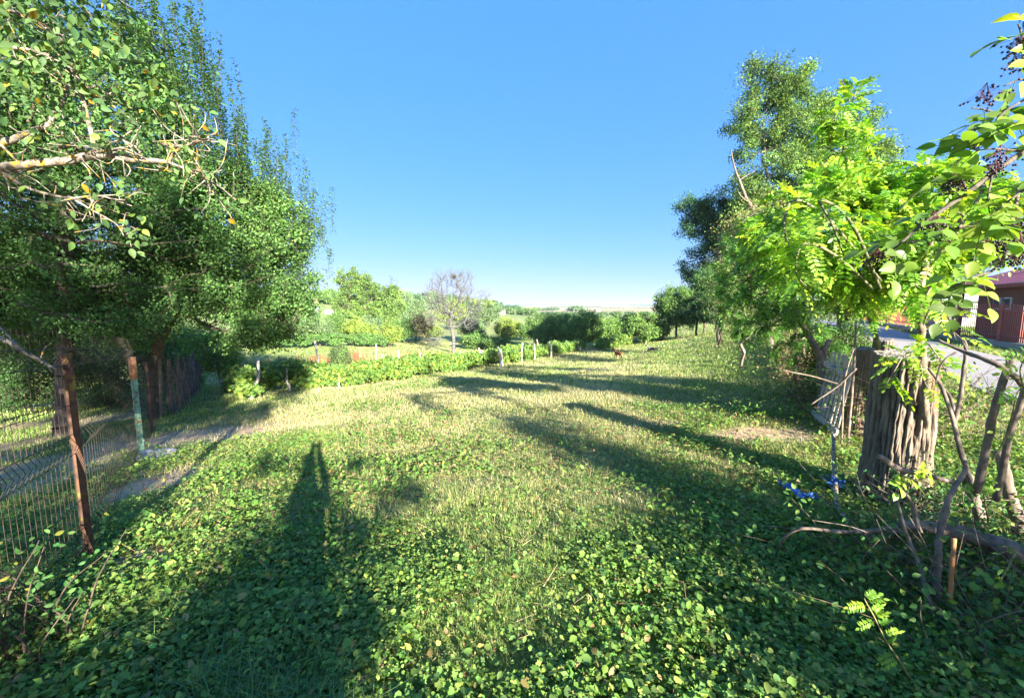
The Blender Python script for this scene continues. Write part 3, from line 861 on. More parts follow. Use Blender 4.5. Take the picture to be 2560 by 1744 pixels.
MT = [
    (760, 755, 862, 42, 46, MB_, 'silvery green pear tree left of the grassy slope beyond the vines', 10000),
    (800, 800, 862, 30, 48, MB_, 'small silvery bush at the foot of the grassy slope', 6000),
    (839, 780, 852, 20, 62, MG, 'small oval dark tree on a thin trunk beside the grassy slope', 6000),
    (868, 800, 850, 14, 64, MB_, 'narrow grey green bush between the oval tree and the yellow green tree', 3500),
    (900, 796, 856, 36, 52, MY, 'bright yellow green round tree below the big walnut', 11000),
    (972, 812, 856, 28, 53, MY, 'lower yellow green bush right of the bright round tree', 7000),
    (925, 790, 830, 26, 66, MB_, 'dull green bush behind the bright round tree', 6000),
    (1010, 800, 852, 30, 62, MG, 'mid green bush left of the bare tree', 7000),
    (1040, 770, 850, 34, 70, MB_, 'pale olive shrubs rising behind the left limbs of the bare tree', 8000),
    (1075, 800, 860, 30, 68, MY, 'yellowish bush left behind the bare trunk', 7000),
    (1180, 790, 862, 30, 70, MB_, 'pale green bush right behind the bare tree', 7000),
    (1190, 835, 880, 36, 58, MG, 'dark low bush right of the bare trunk', 7000),
    (1240, 845, 885, 34, 56, MG, 'dark low bush behind the far vineyard stakes', 6000),
    (1265, 795, 870, 30, 66, MY, 'yellow green young tree left of the dark orchard row', 7000),
    (1310, 815, 865, 28, 74, MG, 'mid green bush at the left end of the dark orchard row', 6000),
    (1345, 787, 880, 24, 62, MG, 'slim green tree against the orchard row left end', 5000),
    (1215, 760, 830, 40, 110, MB_, 'far olive shrub on the brown slope right of the bare tree', 6000),
    (1130, 750, 820, 42, 100, MY, 'pale rounded tree behind the right limbs of the bare tree', 8000),
    (1030, 745, 800, 40, 105, MB_, 'hazy olive tree behind the left limbs of the bare tree', 7000),
]
for i_, (px, yt, yb, hw, Y, cols, lab, n_) in enumerate(MT):
    mid_tree('bushy_tree', lab, px, yt, yb, hw, Y, cols, n=n_, seed=60 + i_, ls=max(.1, Y * .0028))
# orchard row
ORC = [(1388, 770, 872, 42, 52), (1425, 776, 868, 38, 50), (1462, 765, 872, 42, 46), (1495, 780, 866, 36, 48), (1530, 785, 862, 32, 50), (1570, 775, 852, 40, 52), (1612, 768, 850, 44, 46), (1640, 795, 848, 26, 48), (1365, 800, 880, 26, 55), (1545, 800, 858, 24, 47)]
for i_, (px, yt, yb, hw, Y) in enumerate(ORC):
    yt += 12
    mid_tree('orchard_tree', ordw(i_, sorted(range(len(ORC)), key=lambda q: ORC[q][0])) + ' tree from the left in the dense dark orchard row beyond the last vineyard posts', px, yt, yb, hw, Y, [(.12, .23, .06), (.16, .28, .07), (.20, .32, .08)], n=11000, seed=90 + i_, group='orchard trees beyond the vineyard', ls=.15)
mid_tree('walnut_tree', 'sunlit round tree at the right end of the orchard row', 1690, 712, 838, 58, 46, [(.12, .22, .06), (.16, .27, .07), (.09, .18, .05)], n=22000, seed=110, ls=.15, trunkvis=.2)
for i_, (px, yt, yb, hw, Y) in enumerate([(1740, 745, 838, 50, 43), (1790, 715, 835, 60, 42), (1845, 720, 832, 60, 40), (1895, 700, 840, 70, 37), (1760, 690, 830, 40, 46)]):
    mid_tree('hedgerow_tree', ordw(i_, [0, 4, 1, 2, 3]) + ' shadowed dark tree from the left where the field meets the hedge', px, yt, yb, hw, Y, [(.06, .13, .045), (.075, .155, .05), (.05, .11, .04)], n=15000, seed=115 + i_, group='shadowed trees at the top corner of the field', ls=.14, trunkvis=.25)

# bare walnut with a bird's nest
g = np.random.default_rng(77)
b = on(1133, 50)
root = tag(empty('bare_tree', b), 'leafless pale grey tree with fan of bare branches beyond the vines', 'bare tree')
tr = np.array([b, at(1134, 858, 50), at(1133, 838, 50), at(1128, 815, 50), at(1128, 780, 50)])
blobs = [eb(1125, 725, 50, 52, 45, 2.2), eb(1085, 740, 50, 28, 40, 1.6), eb(1165, 720, 50, 24, 45, 1.5), eb(1110, 790, 50, 45, 45, 2.0), eb(1090, 850, 50, 22, 18, 1.2), eb(1160, 790, 50, 35, 35, 1.6), eb(1205, 745, 50, 20, 25, 1.0), eb(1185, 780, 50, 25, 30, 1.2), eb(1120, 690, 50, 40, 14, 1.6)]
pts = blob_points(blobs, 1300, g, .3)
N, pa = skeleton(smooth_path(tr, np.ones(5), 3)[0], pts, g, .35)
R_ = limb_radii(N, pa, 5, .24, .006)
mb = MB(); ii = np.arange(1, len(N)); A, B_2 = N[pa[ii]], N[ii]
md = (A + B_2) / 2 + g.normal(size=A.shape) * .06 * np.linalg.norm(B_2 - A, axis=1, keepdims=True)
ra = np.minimum(R_[pa[ii]], R_[ii] * 1.3)
bc = (.13, .127, .12)
sticks(mb, A, md, ra, (ra + R_[ii]) / 2, 6, bc); sticks(mb, md, B_2, (ra + R_[ii]) / 2, R_[ii], 6, bc)
ow = unit(N[20:] - at(1128, 830, 50))
for q in range(3):
    sticks(mb, N[20:], N[20:] + unit(ow + rdir(len(ow), g) * .7) * g.uniform(.3, .9, (len(ow), 1)), .007, .004, 3, bc)
mb.build('trunk', M['bark'], root, b)
nb = MB(); c = at(1134, 691, 50); p_ = c + g.normal(size=(140, 3)) * .13
sticks(nb, p_, p_ + rdir(140, g) * .3, .012, .01, 3, (.10, .06, .04))
tag(nb.build('bird_nest', M['bark'], None, c), 'small brown nest high in the bare tree', 'nest')
mid_tree('bushy_tree', 'thin grey brown twiggy tree just left of the bare tree', 1058, 775, 865, 28, 60, [(.22, .19, .12), (.18, .18, .09), (.14, .17, .08)], n=2500, seed=79)

# ridge trees and valley trees: a few shapes copied with their parts
protos = []
for i_, (cols, sh) in enumerate([(MG, 'round'), (MB_, 'round'), ([(.10, .19, .07), (.13, .23, .08)], 'round'), (MY, 'round'), ([(.09, .165, .08), (.11, .19, .09)], 'round')]):
    g = np.random.default_rng(200 + i_)
    protos.append((cols, sh))
far_list = []
# (px, top, Y, half width px, proto) along the left ridge, behind the bare tree, and in the valley
for px, yt, Y, hw, p in [(690, 726, 150, 26, 0), (722, 728, 160, 16, 2), (752, 733, 170, 20, 1), (780, 726, 170, 22, 0), (806, 728, 165, 26, 0), (830, 724, 160, 26, 0), (768, 745, 140, 16, 2), (735, 762, 120, 18, 1), (1010, 732, 170, 22, 1), (1035, 738, 175, 24, 4), (1062, 742, 180, 24, 1),
                         (1092, 745, 185, 26, 4), (1120, 748, 180, 24, 2), (1150, 750, 180, 26, 3), (1180, 750, 175, 28, 0), (1208, 752, 170, 26, 3), (1230, 758, 190, 18, 2), (1256, 762, 260, 22, 4), (1280, 760, 270, 20, 4), (1300, 766, 260, 18, 2), (1325, 768, 240, 20, 3), (1352, 772, 260, 18, 4),
                         (1245, 782, 200, 18, 2), (1275, 783, 190, 18, 1), (1305, 788, 180, 18, 2), (1330, 785, 170, 20, 1), (1372, 772, 330, 22, 4), (1400, 770, 420, 20, 4), (1430, 764, 480, 12, 4), (1442, 768, 470, 10, 4), (1425, 780, 300, 24, 2), (1470, 780, 320, 24, 4),
                         (1505, 778, 340, 26, 4), (1540, 779, 360, 26, 2), (1575, 777, 340, 24, 4), (1610, 776, 330, 24, 2), (1650, 778, 300, 28, 4), (1500, 785, 230, 24, 1), (1460, 790, 220, 22, 2), (990, 745, 180, 20, 2), (965, 735, 170, 24, 0), (700, 745, 130, 22, 1), (660, 720, 140, 30, 0), (630, 735, 120, 30, 2),
                         (1190, 778, 140, 18, 4), (1160, 775, 150, 20, 2), (1230, 775, 210, 16, 4), (1385, 790, 200, 20, 2), (1355, 792, 190, 18, 4), (1415, 795, 170, 20, 1)]:
    far_list.append((px, yt, Y, hw, p))
P0 = {}
LABS = ['rounded mid green tree on the wooded far side of the valley', 'hazy olive green tree on the wooded far side of the valley', 'deep green tree on the wooded far side of the valley',
        'yellow green tree on the wooded far side of the valley', 'bluish dark green tree on the wooded far side of the valley']


def copy_tree(o, parent=None):
    c = o.copy(); C.objects.link(c); c.parent = parent
    for ch in list(o.children): copy_tree(ch, c)
    return c


for px, yt, Y, hw, p in far_list:
    if px > 1340: yt = max(yt, 780 + (px % 7)); Y = min(Y, 150 + (px * 7) % 60)
    elif px > 1235: yt = yt + 3
    b = on(px, Y); h = at(px, yt, Y)[2] - b[2]; w = hw * Y / 1000.
    w = min(w, h * 1.3) if px > 1340 else w
    h = max(h, w * .8)
    if p not in P0:
        g = np.random.default_rng(300 + p)
        bl = [(0, 0, .55, .75, .75, .38)] + [(.55 * math.cos(a), .55 * math.sin(a), .55 + g.uniform(-.25, .28), .4, .4, .2) for a in np.arange(8) * .8]
        o = make_tree('valley_tree', LABS[p], 'tree', (0, 0, 0), [(0, 0, 0), (0, 0, .2), (0, 0, .5)], bl, K=150, nleaf=2600, lsize=.13, clump=.16, T=T_CLUMP, cols=protos[p][0], r0=.04, rtip=.005, seed=310 + p, mat='far_leaf', group=LABS[p].split(' on ')[0] + 's across the valley', shade_var=.25)
        P0[p] = o
    else:
        o = copy_tree(P0[p])
    mates = sorted(q[0] for q in far_list if q[4] == p)
    o['label'] = ORDW[mates.index(px)] + ' ' + LABS[p].replace(' tree on', ' tree from the left on')
    o.location = (b[0], b[1], b[2] - .03 * h); o.scale = (w, w, h); o.rotation_euler = (0, 0, px * .37)
# far woods on the horizon fields, as masses
g = np.random.default_rng(401)
fm = MB()
for (x0, x1, Y, hgt, dens) in [(1335, 1392, 800, 7, 160), (1425, 1450, 620, 9, 200), (1570, 1670, 2500, 9, 60), (1390, 1440, 2500, 7, 30), (1500, 1560, 1200, 4, 40), (1250, 1335, 420, 5, 200), (600, 760, 420, 14, 300), (940, 1240, 330, 12, 450)]:
    px = g.uniform(x0, x1, dens); YY = Y * g.uniform(.93, 1.07, dens)
    X = (px - 1280) * YY / 995.; Z = gz(X, YY)
    lump = .5 + fbm(px * .05, px * 0, 3, 2)
    for q in range(5):
        s = hgt * .5 * g.uniform(.6, 1.2, dens)
        leaves(fm, T_CLUMP, np.stack([X + g.normal(size=dens) * s * .5, YY + g.normal(size=dens) * s * .5, Z + g.uniform(0, .6, dens) * hgt * lump], -1), unit(rdir(dens, g) + [0, 0, .5]), unit(rdir(dens, g) + [0, -.5, .8]), s, pal(dens, [(.09, .15, .07), (.11, .18, .075)], g=g))
tag(fm.build('distant_woods', M['far_leaf'], smooth=False), 'strips of far woodland between the reaped fields on the horizon', kind='stuff')

# ------------------------------------------------------------------ vineyard
def vine_row(name, label, p0, p1, hgt, thick, n, size, cols, seed, gaps=.3, T=T_VINE):
    g = np.random.default_rng(seed)
    p0, p1 = np.array(p0, float), np.array(p1, float)
    L_ = np.linalg.norm(p1 - p0); dirv = (p1 - p0) / L_; nrm = np.array([dirv[1], -dirv[0]])
    base = np.array([*p0, g1(*p0)])
    root = tag(empty(name, base), label, 'grapevine row')
    m = MB(); fol = MB()
    for s in np.arange(.4, L_, 1.1):          # woody stocks
        q = p0 + dirv * (s + g.uniform(-.2, .2)); z = g1(*q)
        P = [[q[0], q[1], z - .05], [q[0] + g.normal() * .06, q[1] + g.normal() * .06, z + hgt * .35], [q[0] + g.normal() * .12, q[1] + g.normal() * .12, z + hgt * .7]]
        tube(m, P, [.025, .018, .01], 5, (.13, .095, .07), sub=3)
    for hh_ in (.55, .85):
        pts = [[*(p0 + dirv * s), g1(*(p0 + dirv * s)) + hgt * hh_] for s in np.arange(0, L_, 2.0)]
        tube(m, pts, [.006] * len(pts), 4, (.25, .24, .23), sub=1)
    m.build('stocks', M['bark'], root, base)
    nc = int(L_ * 9)
    sc = g.uniform(0, L_, nc); oc = g.normal(size=nc) * thick * .35; hc = g.uniform(.18, 1.0, nc) ** .75 * hgt * (.72 + .5 * fbm(sc * .5, sc * 0, seed, 3))
    k = g.integers(0, nc, n)
    s = sc[k] + g.normal(size=n) * .16; o = oc[k] + g.normal(size=n) * .12; h = hc[k] + g.normal(size=n) * .1
    kk = (s > 0) & (s < L_); s, o, h = s[kk], o[kk], h[kk]; n = len(s)
    X = p0[0] + dirv[0] * s + nrm[0] * o; Y = p0[1] + dirv[1] * s + nrm[1] * o
    Z = gz(X, Y) + np.maximum(h, .04)
    nd = unit(rdir(n, g) * .7 + np.array([.3, -.6, .7])); yd = unit(rdir(n, g) + np.array([0, 0, -.6]))
    cc = pal(n, cols, [4, 4, 2.5, 3, .5][:len(cols)], var=.18, g=g)
    leaves(fol, T, np.stack([X, Y, Z], -1), yd, nd, size * g.uniform(.7, 1.2, n), cc)
    fol.build('foliage', M['leaf'], root, base)
    return root


VG = [(.12, .22, .045), (.16, .27, .05), (.22, .31, .055), (.08, .17, .04), (.34, .33, .05)]
vd = np.array([.66, 1.0])


def row_xy(off, Y): return (-9.2 - off + .66 * (Y - 14), Y)


vine_row('vine_row', 'nearest long row of leafy yellow green grapevines along the meadow', row_xy(.6, 13.9), row_xy(.6, 39), 1.0, .8, 52000, .12, VG, 501)
vine_row('vine_row', 'second grapevine row just behind the nearest one', row_xy(3.2, 15.5), row_xy(3.2, 44), 1.0, .8, 22000, .14, VG, 502)
vine_row('vine_row', 'dark green vine row beyond the tan strip with red weeds', (-31, 40), (-16.0, 52), 1.5, 1.0, 16000, .19, [(.08, .18, .05), (.11, .22, .055), (.15, .26, .06)], 503, T=T_CLUMP)
vine_row('vine_row', 'short piece of vine row near the last leaning vineyard stakes', row_xy(-1.6, 38), row_xy(-1.6, 46), 1.1, .7, 4500, .15, VG, 504)


def rowY(px, off=0.0):
    q = (px - 1280) / 990.
    return (-9.2 - off - .66 * 14) / (q - .66)


POSTS = [  # top px, py, bottom px, (bottom py or None), row offset, radius, bend, label
    (645, 897, 629, 14.0, .055, .10, 'bent grey post at the near end of the first vine row'),
    (717, 920, 724, 15.1, .045, -.05, 'short crooked pale post left in the first vine row'),
    (842, 918, 849, 16.8, .04, .03, 'thin pale stake in front of the first vine row, third from its near end'),
    (786, 850, 803, None, .05, .04, 'tall pale leaning stake rising behind the first vine row'),
    (996, 874, 998, None, .07, 0, 'thick pale post rising from the middle of the vines'),
    (1098, 873, 1104, None, .06, 0, 'pale leaning post left of the bare tree foot'),
    (1197, 869, 1209, None, .06, -.02, 'tilted pale post right of the bare tree foot'),
    (1245, 866, 1252, 25.9, .05, .02, 'slim grey stake paired with the thick end post'),
    (1251, 874, 1257, 26.5, .07, .04, 'thick weathered post standing in front of the vines in mid field'),
    (1306, 857, 1303, 29.0, .065, -.03, 'tall straight grey post right of the thick end post'),
    (1336, 860, 1337, 30.5, .06, 0, 'grey post midway between two taller vineyard posts'),
    (1378, 850, 1378, 32.5, .08, 0, 'tallest straight post near the far end of the vines'),
    (1446, 854, 1450, 38.0, .085, -.12, 'crooked thick post at the far end of the vineyard'),
]
for i_, (px0, py0, px1, Yb, r_, bend, lab) in enumerate(POSTS):
    Y = Yb if Yb else rowY(px0, 3.0)
    b = on(px1, Y); t = at(px0, py0, Y)
    m = MB()
    mid = (b + t) / 2 + np.array([bend, bend * .3, 0]); q1 = b * .75 + t * .25 + np.array([-bend * .3, 0, 0])
    tube(m, [b - [0, 0, .1], q1, mid, t], [r_ * 1.1, r_, r_ * .95, r_ * .85], 9, sub=4, rough=.12)
    tag(m.build('vineyard_post', M['post'], None, b), lab, 'post', 'wooden posts of the vineyard')
SM = [(612, 911, 605, 14.6, .022), (1150, 878, 1152, None, .05), (1182, 882, 1183, None, .035), (1077, 884, 1078, None, .035), (1218, 872, 1218, None, .035), (1268, 872, 1269, None, .04), (1311, 860, 1315, None, .03), (1342, 848, 1349, None, .05), (1387, 852, 1391, None, .04),
      (1373, 856, 1375, None, .03), (1413, 858, 1417, None, .05), (1424, 853, 1419, None, .035), (1392, 867, 1394, None, .04), (955, 886, 957, None, .035), (1050, 880, 1052, None, .035), (1205, 880, 1205, None, .03), (940, 860, 940, None, .03), (1238, 884, 1240, None, .03), (1326, 865, 1327, None, .035), (1433, 864, 1436, None, .03)]
for i_, (px0, py0, px1, Yb, r_) in enumerate(SM):
    Y = Yb if Yb else min(44, rowY(px0, 3.3))
    b = on(px1, Y); t = at(px0, py0, Y); t[2] = max(t[2], b[2] + 1.1)
    m = MB(); tube(m, [b - [0, 0, .1], (b + t) / 2 + [.02, 0, 0], t], [r_ * 1.1, r_, r_ * .85], 6, sub=3)
    tag(m.build('vineyard_stake', M['post'], None, b), ordw(i_, sorted(range(len(SM)), key=lambda q: SM[q][0])) + ' thin weathered stake from the left among the rear vine rows', 'stake', 'thin stakes of the rear vine rows')

# tan strip: red brown dock stalks and a sapling with its stake
g = np.random.default_rng(520)
m = MB()
for px, num in [(660, 50), (705, 60), (745, 80), (792, 90), (826, 110), (884, 90), (925, 60), (600, 40), (1015, 40), (1040, 40)]:
    Y = 30 + g.uniform(-2, 5)
    b = on(px, Y)
    P = np.stack([b[0] + g.normal(size=num) * .4, b[1] + g.normal(size=num) * .6], -1); Z = gz(P[:, 0], P[:, 1])
    A = np.column_stack([P, Z]); h = g.uniform(.5, 1.2, num)
    E = A + np.stack([g.normal(size=num) * .06, g.normal(size=num) * .06, h], -1)
    c = pal(num, [(.40, .13, .07), (.35, .17, .09)], g=g)
    sticks(m, A, E, .012, .009, 3, c)
    for q in range(5):
        t = g.uniform(.45, 1, num)[:, None]
        leaves(m, T_CLUMP, A + (E - A) * t, rdir(num, g), rdir(num, g), .07, c)
tag(m.build('dock_weeds', M['grass']), 'rusty red dry dock stalks in the tan strip between vine rows', kind='stuff')
mid_tree('sapling', 'small dark sapling with dense foliage between the two vine rows', 865, 872, 905, 16, 24, MG, n=1800, seed=521, r0=.03, trunkvis=.3)
mid_tree('weedy_bush', 'dark leafy bush beside the first vine row in front of the red weeds', 850, 858, 905, 22, 27, [(.06, .13, .04), (.09, .16, .05)], n=3000, seed=522, r0=.03)

# ------------------------------------------------------------------ goats
def skin_mesh(name, nodes, edges, mat, parent=None, origin=(0, 0, 0), sub=2, color=None):
    me = bpy.data.meshes.new(name)
    me.from_pydata([tuple(n_[:3]) for n_ in nodes], edges, [])
    o = bpy.data.objects.new(name, me); C.objects.link(o)
    md = o.modifiers.new('skin', 'SKIN'); md.use_smooth_shade = True; md.branch_smoothing = .6
    for i, n_ in enumerate(nodes):
        sv = me.skin_vertices[0].data[i]; r = n_[3]; sv.radius = r if isinstance(r, tuple) else (r, r); sv.use_root = (i == 0)
    s = o.modifiers.new('sub', 'SUBSURF'); s.levels = sub; s.render_levels = sub
    dg = bpy.context.evaluated_depsgraph_get()
    m2 = bpy.data.meshes.new_from_object(o.evaluated_get(dg), depsgraph=dg)
    o.modifiers.clear(); o.data = m2; bpy.data.meshes.remove(me); m2.name = name
    a = m2.attributes.new('Col', 'FLOAT_COLOR', 'POINT')
    co = np.zeros(len(m2.vertices) * 3, np.float32); m2.vertices.foreach_get('co', co); co = co.reshape(-1, 3)
    cc = np.ones((len(co), 4), np.float32); cc[:, :3] = color(co) if callable(color) else (color or (.3, .2, .1))
    a.data.foreach_set('color', cc.ravel())
    m2.materials.clear(); m2.materials.append(mat)
    m2.polygons.foreach_set('use_smooth', np.ones(len(m2.polygons), bool))
    if parent: o.parent = parent
    else: o.location = tuple(float(q) for q in origin)
    return o


def goat(base, rz, s, label, colf, lying=False, horns=True, head_turn=.0):
    root = tag(empty('goat', base), label, 'goat', None)
    drop = -.30 if lying else 0
    z = lambda v: v + drop
    ht = head_turn
    n = [(0, 0, z(.56), (.15, .17)), (.22, 0, z(.57), (.14, .16)), (-.24, 0, z(.57), (.145, .165)), (-.40, 0, z(.58), (.11, .13)), (.36, 0, z(.62), (.11, .14)),
         (.46, 0, z(.76), (.07, .09)), (.54, ht * .5, z(.88), (.055, .07)), (.60, ht, z(.92), (.06, .065)), (.70, ht * 1.5, z(.86), (.04, .045)), (.76, ht * 1.8, z(.82), (.028, .03)), (-.50, 0, z(.68), (.025, .025)), (-.53, 0, z(.76), (.02, .02))]
    e = [(0, 1), (0, 2), (2, 3), (1, 4), (4, 5), (5, 6), (6, 7), (7, 8), (8, 9), (3, 10), (10, 11)]
    for sx, bx in ((1, .32), (-1, -.36)):
        for sy in (-.09, .09):
            k = len(n)
            if lying:
                n += [(bx, sy * 1.6, z(.42), (.05, .06)), (bx + .16, sy * 2.0, .08, (.03, .03)), (bx - .04, sy * 2.2, .05, (.022, .022)), (bx - .12, sy * 2.2, .04, (.022, .022))]
            elif sx > 0:
                n += [(bx, sy, .42, (.05, .06)), (bx + .01, sy, .26, (.028, .032)), (bx, sy, .10, (.019, .02)), (bx + .02, sy, .02, (.026, .022))]
            else:
                n += [(bx + .03, sy, .42, (.06, .075)), (bx + .05, sy, .32, (.035, .045)), (bx - .06, sy, .22, (.023, .026)), (bx - .02, sy, .08, (.019, .02)), (bx, sy, .02, (.026, .022))]
            e.append((4 if sx > 0 else 3, k)); e += [(q, q + 1) for q in range(k, len(n) - 1)]
    body = skin_mesh('body', n, e, M['fur'], root, color=colf)
    hm = MB()
    for sy in (-1, 1):
        hm = MB()
        hb = np.array([.595, ht + sy * .03, z(.97)])
        tube(hm, [hb, hb + [-.04, sy * .02, .09], hb + [-.12, sy * .05, .14], hb + [-.2, sy * .08, .12]], [.018, .014, .009, .003], 6, (.12, .10, .08), sub=3); hm.build('horn', M['fur'], root, (0, 0, 0))
    for sy in (-1, 1):
        em = MB()
        eb_ = np.array([[.575, ht + sy * .05, z(.93)]])
        leaves(em, T_OVAL, eb_, np.array([[-.25, sy * 1.0, -.15]]), np.array([[.2, 0, 1.]]), .14, np.array([[.2, .1, .05]]))
        em.build('ear', M['fur'], root, (0, 0, 0))
    root.rotation_euler = (0, 0, rz); root.scale = (s, s, s)
    return root


def gc_brown(co):
    t = sstep(.28, .42, co[:, 2])[:, None]
    return np.array([[.06, .03, .02]]) * (1 - t) + np.array([[.36, .13, .05]]) * t


def gc_tan(co):
    t = sstep(.34, .46, co[:, 2])[:, None]; h = sstep(.45, .6, co[:, 0])[:, None]
    c = np.array([[.04, .025, .02]]) * (1 - t) + np.array([[.33, .17, .10]]) * t
    return c * (1 - h) + np.array([[.07, .045, .035]]) * h


def gc_dark(co):
    return np.where((co[:, :1] > .25) & (co[:, 2:] > .35), np.array([[.45, .43, .42]]), np.array([[.03, .028, .03]]))


b = on(1545, 27.5); goat(b, rad(112), .82, 'reddish brown goat standing on the mown meadow', gc_brown, head_turn=.06)
b = on(1632, 33.5); goat(b, rad(150), .9, 'black and white goat lying in the shade up the slope', gc_dark, lying=True)
b = on(593, 20.0); goat(b, rad(8), .52, 'small brown goat browsing at the end of the vine row', gc_tan)

# ------------------------------------------------------------------ wire panel fence on the left
fa, fb, fc, fd = np.array([-3.28, 2.92]), np.array([-6.15, 6.42]), np.array([-8.8, 9.75]), np.array([-13.5, 17.0])
f0 = np.array([-2.2, 1.0])
root = tag(empty('wire_fence', (fa[0], fa[1], g1(*fa))), 'rusty folded wire panel fence running away on the left', 'fence')
org = (fa[0], fa[1], g1(*fa))


def panel(p, q, h0, h1, nm, dx=.055, wr=.0021):
    m = MB()
    p = np.array(p); q = np.array(q); L_ = np.linalg.norm(q - p); d = (q - p) / L_; nv = np.array([-d[1], d[0]])
    z0, z1 = g1(*p), g1(*q)
    prof = [(0.02, 0), (.10, 0), (.14, .035), (.18, 0), (.50, 0), (.54, .035), (.58, 0), (.86, 0), (.895, .045), (.93, 0), (1.0, 0)]
    ss = np.arange(dx, L_ - .02, dx * 1.1)
    rings = []
    for (t, o) in prof:
        z = z0 + (z1 - z0) * ss / L_ + (h0 + (h1 - h0) * ss / L_) * t
        rings.append(np.stack([p[0] + d[0] * ss - nv[0] * o, p[1] + d[1] * ss - nv[1] * o, z], -1))
    for a_, b_ in zip(rings[:-1], rings[1:]):
        sticks(m, a_, b_, wr, wr, 4)
    for (t, o) in [(.10, 0), (.18, 0), (.50, 0), (.58, 0), (.86, 0), (.93, 0), (.3, 0), (.7, 0)]:
        A = np.array([p[0], p[1], z0 + h0 * t]); B = np.array([q[0], q[1], z1 + h1 * t])
        sticks(m, [A], [B], .003, .003, 4)
    m.build(nm, M['wire'], root, org)


FH = 1.62
panel(f0, fa, 2.0, 1.82, 'wire_panel')
panel(fa, fb, 1.82, 1.95, 'wire_panel', .105, .0019)
# far part: older chain link between thin posts, leaning stakes
def mesh_panel(p, q, h, nm):
    m = MB(); p = np.array(p); q = np.array(q); L_ = np.linalg.norm(q - p); z0, z1 = g1(*p), g1(*q)
    s = np.arange(-h, L_, .12)
    def P3(u, v): return np.stack([p[0] + (q[0] - p[0]) * u / L_, p[1] + (q[1] - p[1]) * u / L_, z0 + (z1 - z0) * u / L_ + v], -1)
    a0 = np.maximum(s, 0); v0 = a0 - s; a1 = np.minimum(s + h, L_); v1 = a1 - s
    k = (a1 > a0)
    sticks(m, P3(a0[k], v0[k]), P3(a1[k], v1[k]), .0015, .0015, 3)
    sticks(m, P3(a0[k], h - v0[k]), P3(a1[k], h - v1[k]), .0015, .0015, 3)
    m.build(nm, M['wire'], root, org)


mesh_panel(fb, fc, 1.7, 'wire_mesh'); mesh_panel(fc, (fc + fd) / 2, 1.55, 'wire_mesh'); mesh_panel((fc + fd) / 2, fd, 1.5, 'wire_mesh')


def fpost(xy, top_px, r_, mat, nm='fence_post', label=None, h=1.66, lean=(0, 0)):
    m = MB(); z = g1(*xy)
    box(m, (0, 0, 0), (1, 1, 1))  # square tube
    m = MB()
    ax = np.array([[.82, -.57, 0], [.57, .82, 0], [0, 0, 1]])
    A = np.array([xy[0], xy[1], z - .1]); B = np.array([xy[0] + lean[0], xy[1] + lean[1], z + h])
    k = np.array([[-1, -1], [1, -1], [1, 1], [-1, 1]]) * r_
    k3 = k[:, :1] * ax[0] + k[:, 1:] * ax[1]
    V = np.concatenate([A + k3, B + k3]); m.add(V, [0, 1, 5, 4, 1, 2, 6, 5, 2, 3, 7, 6, 3, 0, 4, 7, 4, 5, 6, 7], [4] * 5)
    # clamps
    for t in (.25, .62, .9):
        c = A + (B - A) * t; box(m, c, (r_ * 2.5, r_ * 2.5, .03), ax=ax)
    o = m.build(nm, mat, root, org, smooth=False)
    if label: o['label'] = label
    return o


fpost(fa, None, .025, M['rust'], label='rusty square post with yellow paint remains')
fpost(fb, None, .034, M['greenpaint'], label='square post painted pale green', h=1.36)
m = MB(); z = g1(*fb); tube(m, [[fb[0], fb[1], z + 1.3], [fb[0], fb[1], z + 1.66]], [.05, .05], 10, sub=1, rough=.04)
o = m.build('post_sleeve', M['orangerust'], root, org); o['label'] = 'orange rusty sleeve on the green post'
for t in (0.02, .18, .35, .55, .78, 1.0):
    p = fc + (fd - fc) * t; fpost(p, None, .025, M['dead'], h=1.6, lean=(rng.normal() * .04, rng.normal() * .04))
fpost((fb + fc) / 2, None, .02, M['rust'], h=1.55)
# brushwood stakes along the far fence
m = MB(); n = 130; t = rng.uniform(.15, 1, n)[:, None]; P = fc + (fd - fc) * t + rng.normal(size=(n, 2)) * .06; Z = gz(P[:, 0], P[:, 1])
A = np.column_stack([P, Z]); sticks(m, A, A + np.stack([rng.normal(size=n) * .09, rng.normal(size=n) * .09, rng.uniform(.9, 1.7, n)], -1), .014, .008, 5, (.1, .075, .055))
m.build('stake_filling', M['dead'], root, org)
# stick lodged on the fence post, concrete footing, stone
m = MB(); tube(m, [at(0, 845, 2.75), at(30, 858, 2.7), at(60, 880, 2.7), at(100, 900, 2.68), at(143, 925, 2.7)], [.016, .014, .012, .011, .006], 6, wob=.15)
tube(m, [at(50, 872, 2.7), at(20, 838, 2.72), at(-20, 800, 2.75)], [.009, .007, .004], 5); tube(m, [at(100, 900, 2.68), at(112, 870, 2.7), at(128, 858, 2.7)], [.006, .004, .002], 5); tube(m, [at(90, 895, 2.68), at(110, 905, 2.6), at(130, 930, 2.6)], [.006, .004, .002], 5)
tag(m.build('dry_branch', M['lichen'], None, at(60, 880, 2.7)), 'dry pinkish stick resting across the top of the wire fence', 'branch')


